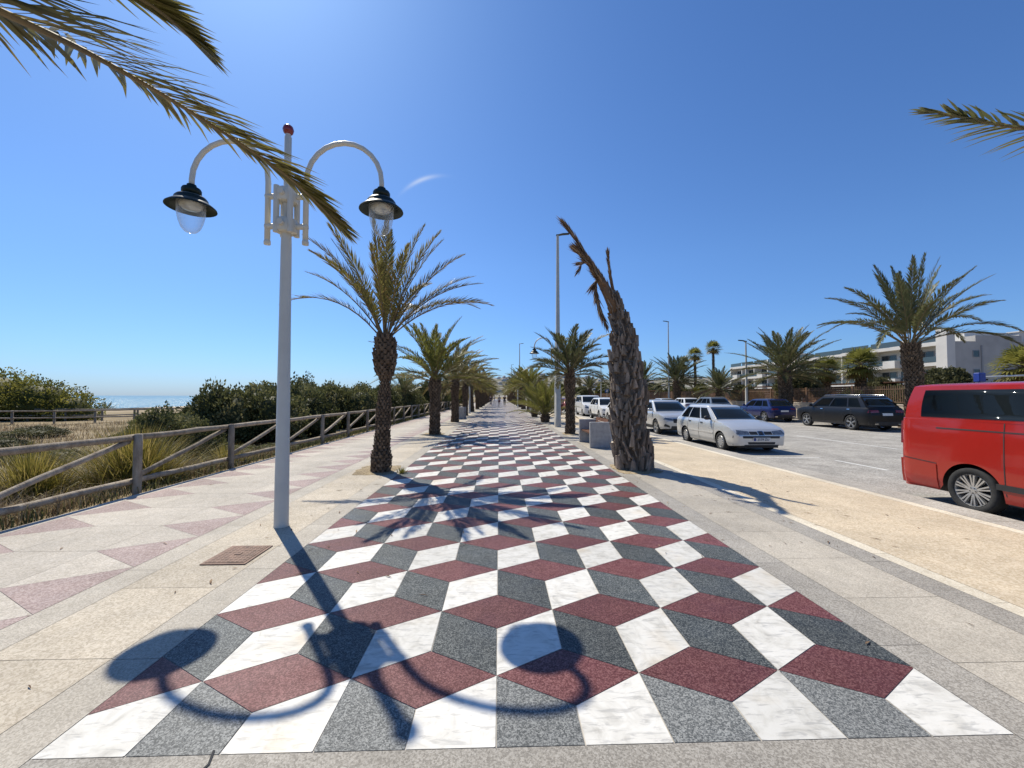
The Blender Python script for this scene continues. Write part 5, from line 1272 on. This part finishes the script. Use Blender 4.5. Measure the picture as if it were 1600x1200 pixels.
wv = dict(vn); h = 2.2; wv.update(L=4.4, W=1.82, paint='white', rims='cap', roof=1.74, belt=1.2, wr=.31, axles=(-h+.85, h-.85), hb=.85, ht=.76, wsb=h-.95, wst=h-1.6, rwb=-h+.05, rwt=-h+.15,
  top=[(-h, .6), (-h+.02, .62), (-h+.035, 1.15), (-h+.07, 1.195), (h-1.1, 1.19), (h-.9, 1.12), (h-.3, .98), (h-.08, .84), (h, .68)],
  details=[('headlight', 'F2', 'headl', [[(.5, .70), (.82, .74), (.78, .98), (.56, .90)]]), ('grille', 'F', 'plastic', [[(-.45, .66), (.45, .66), (.45, .80), (-.45, .80)]]), ('bumper', 'F', 'plastic', [[(-.82, .28), (.82, .28), (.82, .52), (-.82, .52)]], .015), ('number_plate', 'F', 'plate', [[(-.26, .50), (.26, .50), (.26, .60), (-.26, .60)]], .022), ('door_seam', 'S2', 'crack', lines((h-1.2, h-2.2), .34, 1.2), .003)])
car(wv, (8.1, 36.6, -.12), PI, 'small white boxy van facing the camera, farthest of the white vehicles', None, 'van', 'parked_van')
car(suv('darkred', 4.2, 1.76, 1.48, .31), (8.1, 46.5, -.12), PI, 'red car far along the kerb between the light pole and a palm', NK)
car(suv('blue', 4.3, 1.78, 1.52, .32), (8.1, 52.5, -.12), PI, 'far dark blue car behind the red one on the near kerb', NK)
bs = suv('black', 5.07, 1.93, 1.77, .385, rims=5, rails='chrome', chromeh=True, rimmat='alloy', sill=.30, axles=(-2.535+1.08, 2.535-.95))
car(bs, (19.08, 19.5+2.535, -.12), 0, 'black large sport utility car with roof rails seen from behind its left side', FK)
bl = suv('blue', 4.36, 1.82, 1.56, .345, rimmat='alloy')
car(bl, (19.05, 26.7+2.18, -.12), 0, 'dark blue small crossover seen from behind, just beyond the black one', FK)
car(suv('grey', 4.4, 1.84, 1.66, .35, rails='plastic'), (19.05, 34.3+2.2, -.12), 0, 'grey crossover parked in front of the blue one across the road', FK)
car(suv('white', 4.3, 1.8, 1.58, .33), (19.05, 39.4+2.15, -.12), 0, 'white crossover across the road above the silver car roof', FK)
car(suv('silver2', 4.3, 1.8, 1.5, .33), (19.05, 45.2+2.15, -.12), 0, 'pale silver car across the road just right of the dead palm', FK)
car(suv('grey', 4.3, 1.8, 1.5, .33), (19.05, 62, -.12), 0, 'far grey car across the road beyond the dead palm', FK)

# ------------------------------------------------------------------ litter of dry leaflets and a weed at the palm foot
g = MB(); rl = random.Random(17)
for _ in range(170):
    x, y = rl.choice(((-2.6, 8.3), (-2.7, 4.5), (2.9, 8.2), (3.3, 5.5), (-1.5, 6.0), (1.5, 7.0), (4.9, 6.0))); x += rl.gauss(0, .8); y += rl.gauss(0, 1.5)
    if y < 2.1 or x < -5.8 or x > 6: continue
    a = rl.uniform(0, 6.28); l = rl.uniform(.015, .07); w = rl.uniform(.003, .008); c_, s_ = math.cos(a), math.sin(a); z = .006
    g.poly([(x-c_*l, y-s_*l, z), (x+s_*w, y-c_*w, z+.004), (x+c_*l, y+s_*l, z+.002), (x-s_*w, y+c_*w, z+.006)], 0, rl.random())
tag(g.build('leaf_litter', M['deadfrond']), 'scattered bits of dry palm leaf lying on the paving', 'leaf litter', None, 'stuff')
tuft(160, 0.10, 0.16, 9, M['leafy'], 'small green weed at the foot of the slim nearest palm', (-2.02, 8.62, 0.0))
# ------------------------------------------------------------------ railing, walls, garden
M['render'] = simple('pale_render', (0.50, 0.42, 0.32), 0.85, var=0.12, scale=1.5, bump=0.1)
M['cornerust'] = simple('rust_brown_metal', (0.20, 0.115, 0.065), 0.65, 0.15, 0.3, 3)
M['brownwood'] = m_bark('brown_screen', [(0.045, 0.024, 0.016), (0.085, 0.045, 0.03), (0.13, 0.07, 0.048)], 2)
fn = empty('garden_fence', (23.0, 10, 0), 0, 'low pale wall topped with rust brown metal railing behind the far cars', 'fence')
for k in range(30):
    y0 = -20+k*4.0
    mb = MB(); mb.box(0, 0.22, y0, y0+3.994, -0.02, 1.10, tone=0.5); mb.box(-0.025, 0.245, y0, y0+3.994, 1.10, 1.17); mb.build('wall_section', M['render'], fn)
    mb = MB(); mb.box(.08, .14, y0+.1, y0+3.9, 1.26, 1.30); mb.box(.08, .14, y0+.1, y0+3.9, 2.02, 2.06)
    for j in range(28): mb.box(.095, .125, y0+.14+j*.136, y0+.175+j*.136, 1.24, 2.26-0.03*(j % 2))
    mb.box(.06, .16, y0-.05, y0+.05, 1.17, 2.30)
    mb.build('railing_panel', M['cornerust'], fn)
sc = empty('timber_screen', (33, 20, 0), 0, 'long dark brown slatted screen with a flat roof edge behind the railing', 'fence')
for k in range(24):
    y0 = 8+k*4
    mb = MB()
    for j in range(12): mb.box(0, .05, y0, y0+3.9, .1+j*.21, .27+j*.21, tone=rng.uniform(.3, .9))
    mb.box(-.05, .1, y0-.06, y0+.06, 0, 2.75); mb.build('slat_panel', M['brownwood'], sc)
mb = MB(); mb.box(-.3, 1.2, 7.5, 104, 2.75, 2.86); mb.build('roof_edge', M['brownwood'], sc)
def garden_lamp(loc, h, label):
    o = empty('garden_lamp', loc, 0, label, 'garden lamp', 'garden lamps beyond the railing')
    mb = MB(); mb.lathe([(.06, 0), (.05, h-.3)], 10, cap1=True); mb.build('pole', M['polew'], o)
    mb = MB(); mb.lathe([(.04, h-.3), (.12, h-.25), (.14, h-.1)], 12); mb.build('glass', M['bulb'], o)
    mb = MB(); mb.lathe([(.36, h-.12), (.34, h-.04), (.12, h+.03), (0, h+.05)], 16, cap0=True); mb.build('cap', M['redcap'], o)
M['redcap'] = simple('red_brown_cap', (0.30, 0.12, 0.085), 0.6)
garden_lamp((30, 28.2, 0), 3.35, 'garden lamp with a flat reddish cap to the right of the big palm trunk')
garden_lamp((30, 39.6, 0), 3.6, 'garden lamp between the full round palm and the black car')
o = empty('play_frame', (24.4, 20, 0), 0, 'white crossbar with a blue end and a red end above the red van roof', 'play frame')
mb = MB(); mb.tube([(0.2, 0, 2.60), (3.0, 0, 2.72)], .045, 10); mb.build('crossbar', M['white'] if 'white' in M else M['plate'], o)
mb = MB(); mb.box(-.15, .2, -.15, .15, 2.35, 2.82, bev=.03); mb.tube([(0, 0, 0), (0, 0, 2.4)], .05, 8); mb.build('end_post', M['plateblue'], o)
mb = MB(); mb.box(3.0, 3.35, -.15, .15, 2.3, 2.95, bev=.03); mb.tube([(3.2, 0, 0), (3.2, 0, 2.4)], .05, 8); mb.build('end_post', M['redball'], o)
o = empty('road_sign', (20.75, 78, 0), 0, 'square blue road sign on a thin pole left of the dead trunk', 'road sign')
mb = MB(); mb.tube([(0, 0, 0), (0, 0, 3.2)], .035, 8); mb.build('pole', M['polew'], o)
mb = MB(); mb.box(-.42, .42, -.05, -.036, 2.3, 3.15, bev=.004); mb.build('sign_board', simple('sign_blue', (0.03, 0.10, 0.33), 0.4), o)
mb = MB(); mb.poly([(-.26, -.055, 2.42), (.26, -.055, 2.42), (0, -.055, 2.95)]); mb.build('sign_symbol', M['plate'], o)

# ------------------------------------------------------------------ apartment blocks
M['wallwhite'] = simple('white_wall', (0.60, 0.58, 0.54), 0.8, var=0.07, scale=0.5)
M['wallgrey'] = simple('grey_wall', (0.40, 0.385, 0.365), 0.85, var=0.1, scale=0.6)
M['wallcream'] = simple('stone_wall', (0.52, 0.45, 0.37), 0.85, var=0.12, scale=0.8)
M['winglass'] = simple('window_glass', (0.03, 0.04, 0.045), 0.08, spec=0.6)
M['railglass'] = simple('dark_rail_glass', (0.06, 0.085, 0.095), 0.12, spec=0.6)
M['frame'] = simple('window_frame', (0.25, 0.25, 0.25), 0.5)
def win(o, x0, x1, y0, y1, z0, z1, axis):
    """framed window standing proud of a wall; axis 'x' = faces -X, 'y' = faces -Y"""
    mb = MB(); t = .09
    if axis == 'x':
        for a in ((y0, y0+t, z0, z1), (y1-t, y1, z0, z1), (y0+t, y1-t, z0, z0+t), (y0+t, y1-t, z1-t, z1), ((y0+y1)/2-t/2, (y0+y1)/2+t/2, z0+t, z1-t)): mb.box(x0-.06, x0+.05, *a)
    else:
        for a in ((x0, x0+t, z0, z1), (x1-t, x1, z0, z1)): mb.box(a[0], a[1], y0-.06, y0+.05, a[2], a[3])
        for a in ((z0, z0+t), (z1-t, z1)): mb.box(x0+t, x1-t, y0-.06, y0+.05, *a)
    w = mb.build('window', M['frame'], o); mb = MB()
    if axis == 'x': mb.box(x0-.02, x0+.03, y0+t, y1-t, z0+t, z1-t)
    else: mb.box(x0+t, x1-t, y0-.02, y0+.03, z0+t, z1-t)
    mb.build('pane', M['winglass'], w)
def block(loc, Lb, label, endwall, tower):
    o = empty('apartment_block', loc, 0, label, 'apartment building', 'white apartment blocks beyond the road')
    mb = MB(); mb.box(2.2, 16, 0, Lb, 0, 11.0); mb.box(6, 15, 2, Lb-6, 11.0, 13.2); mb.build('wall', M['wallwhite'], o)
    mb = MB()
    for z in (3.7, 7.15, 10.75): mb.box(-.1, 2.19, .3, Lb-.3, z, z+.62)
    mb.build('balcony_slab', M['wallwhite'], o)
    nb = int(Lb/6.2); st = (Lb-.6)/nb
    for k in range(nb+1):
        mb = MB(); y = .3+k*st; mb.box(.1, 2.195, y-.16, y+.16, .0, 11.05 if k % 2 == 0 else 10.74)
        mb.build('fin_wall', M['wallwhite'], o)
    for k in range(nb):
        y = .3+k*st
        for z in (4.32, 7.77):
            mb = MB(); mb.box(-.06, -.02, y+.2, y+st-.2, z+.08, z+1.05); mb.build('balcony_rail', M['railglass'], o)
            win(o, 2.2, 0, y+.6, y+2.6, z+.05, z+2.3, 'x'); win(o, 2.2, 0, y+3.4, y+st-.5, z+.05, z+2.3, 'x')
        mb = MB(); mb.box(.05, .10, y+.3, y+st-.3, 11.45, 12.5); mb.build('terrace_rail', M['railglass'], o)
        mb = MB()
        if k % 2: mb.box(-1.2, -.11, y+.5, y+3.0, 7.15, 8.6); mb.build('bay_balcony', M['wallwhite'], o); mb = MB(); mb.box(-1.2, -.11, y+.5, y+3.0, 3.7, 5.1); mb.build('bay_balcony', M['wallwhite'], o)
    if endwall:
        mb = MB(); mb.box(1.2, 17.5, -.35, -.002, 0, 11.3); mb.box(5.2, 13.6, -.35, 1.99, 11.3, 12.35); mb.build('end_wall', M['wallgrey'], o)
        mb = MB(); mb.box(6.1, 6.35, -.45, -.36, 0, 10.6); mb.box(13.6, 13.85, -.45, -.36, 0, 10.6); mb.build('drain_pipe', M['frame'], o)
        for x, z in ((4.6, 8.5), (11.2, 8.5), (11.2, 5.2), (4.6, 5.2)): win(o, x, x+1.2, -.36, 0, z, z+1.25, 'y')
        mb = MB(); mb.box(-.3, 1.19, -.6, 1.2, 0, 13.6); mb.build('chimney_tower', M['wallwhite'], o)
        mb = MB(); mb.box(14.3, 16.0, .5, 2.0, 11.01, 13.1); mb.box(14.1, 16.2, .3, 2.2, 13.1, 13.3); mb.build('chimney', M['wallwhite'], o)
    if tower:
        mb = MB(); mb.box(-.5, 3.5, Lb-3.6, Lb-.31, 0, 13.1); mb.build('stair_tower', M['wallcream'], o)
        mb = MB(); mb.box(.2, .9, Lb-1.4, Lb-.7, 13.1, 14.2); mb.build('chimney', M['wallwhite'], o)
    return o
block((78, 68.9, 0), 22, 'nearest white apartment block with a blank grey end wall and small square windows', True, False)
block((79.5, 91.5, 0), 18, 'middle white apartment block with balconies and a pale stone stair tower', False, True)
block((78.5, 110.5, 0), 26, 'farthest white apartment block, partly behind the full round palm', False, False)
block((99, 66.5, 0), 14, 'pale apartment block at the right edge behind the blank end wall', False, True)
# small houses on the hillside
rh = random.Random(5); hp = None
for k in range(150):
    x = rh.uniform(-60, 620); y = rh.uniform(800, 1300); z = hill_z(x, y)
    if hp is None:
        hp = empty('house', (x, y, z), 0)
        mb = MB(); mb.box(-6, 6, -5, 5, -3, 6); mb.box(-3, 6, -5.01, 3, 6, 9); mb.build('wall', M['wallwhite'], hp)
        mb = MB()
        for a in (-4, -.5, 3): mb.box(a, a+1.6, -5.08, -5.02, 2.2, 4.2)
        mb.build('window', M['winglass'], hp)
        mb = MB(); mb.loft([[(-3.3, -5.3, 9), (6.3, -5.3, 9), (6.3, 3.3, 9), (-3.3, 3.3, 9)], [(-1, -2, 10.6), (4, -2, 10.6), (4, 0, 10.6), (-1, 0, 10.6)]], 0, .5, True, True); mb.build('roof', simple('roof_tile', (0.32, 0.24, 0.18), 0.9), hp)
        o = hp
    else: o = copy_tree(hp)
    s = rh.uniform(.42, .85); o.location = (x, y, z); o.rotation_euler = (0, 0, rh.uniform(-.5, .5)); o.scale = (s*rh.uniform(.8, 2.0), s, s*rh.uniform(.6, 1))
    tag(o, 'small pale house among many on the distant hillside', 'house', 'houses on the distant hillside')
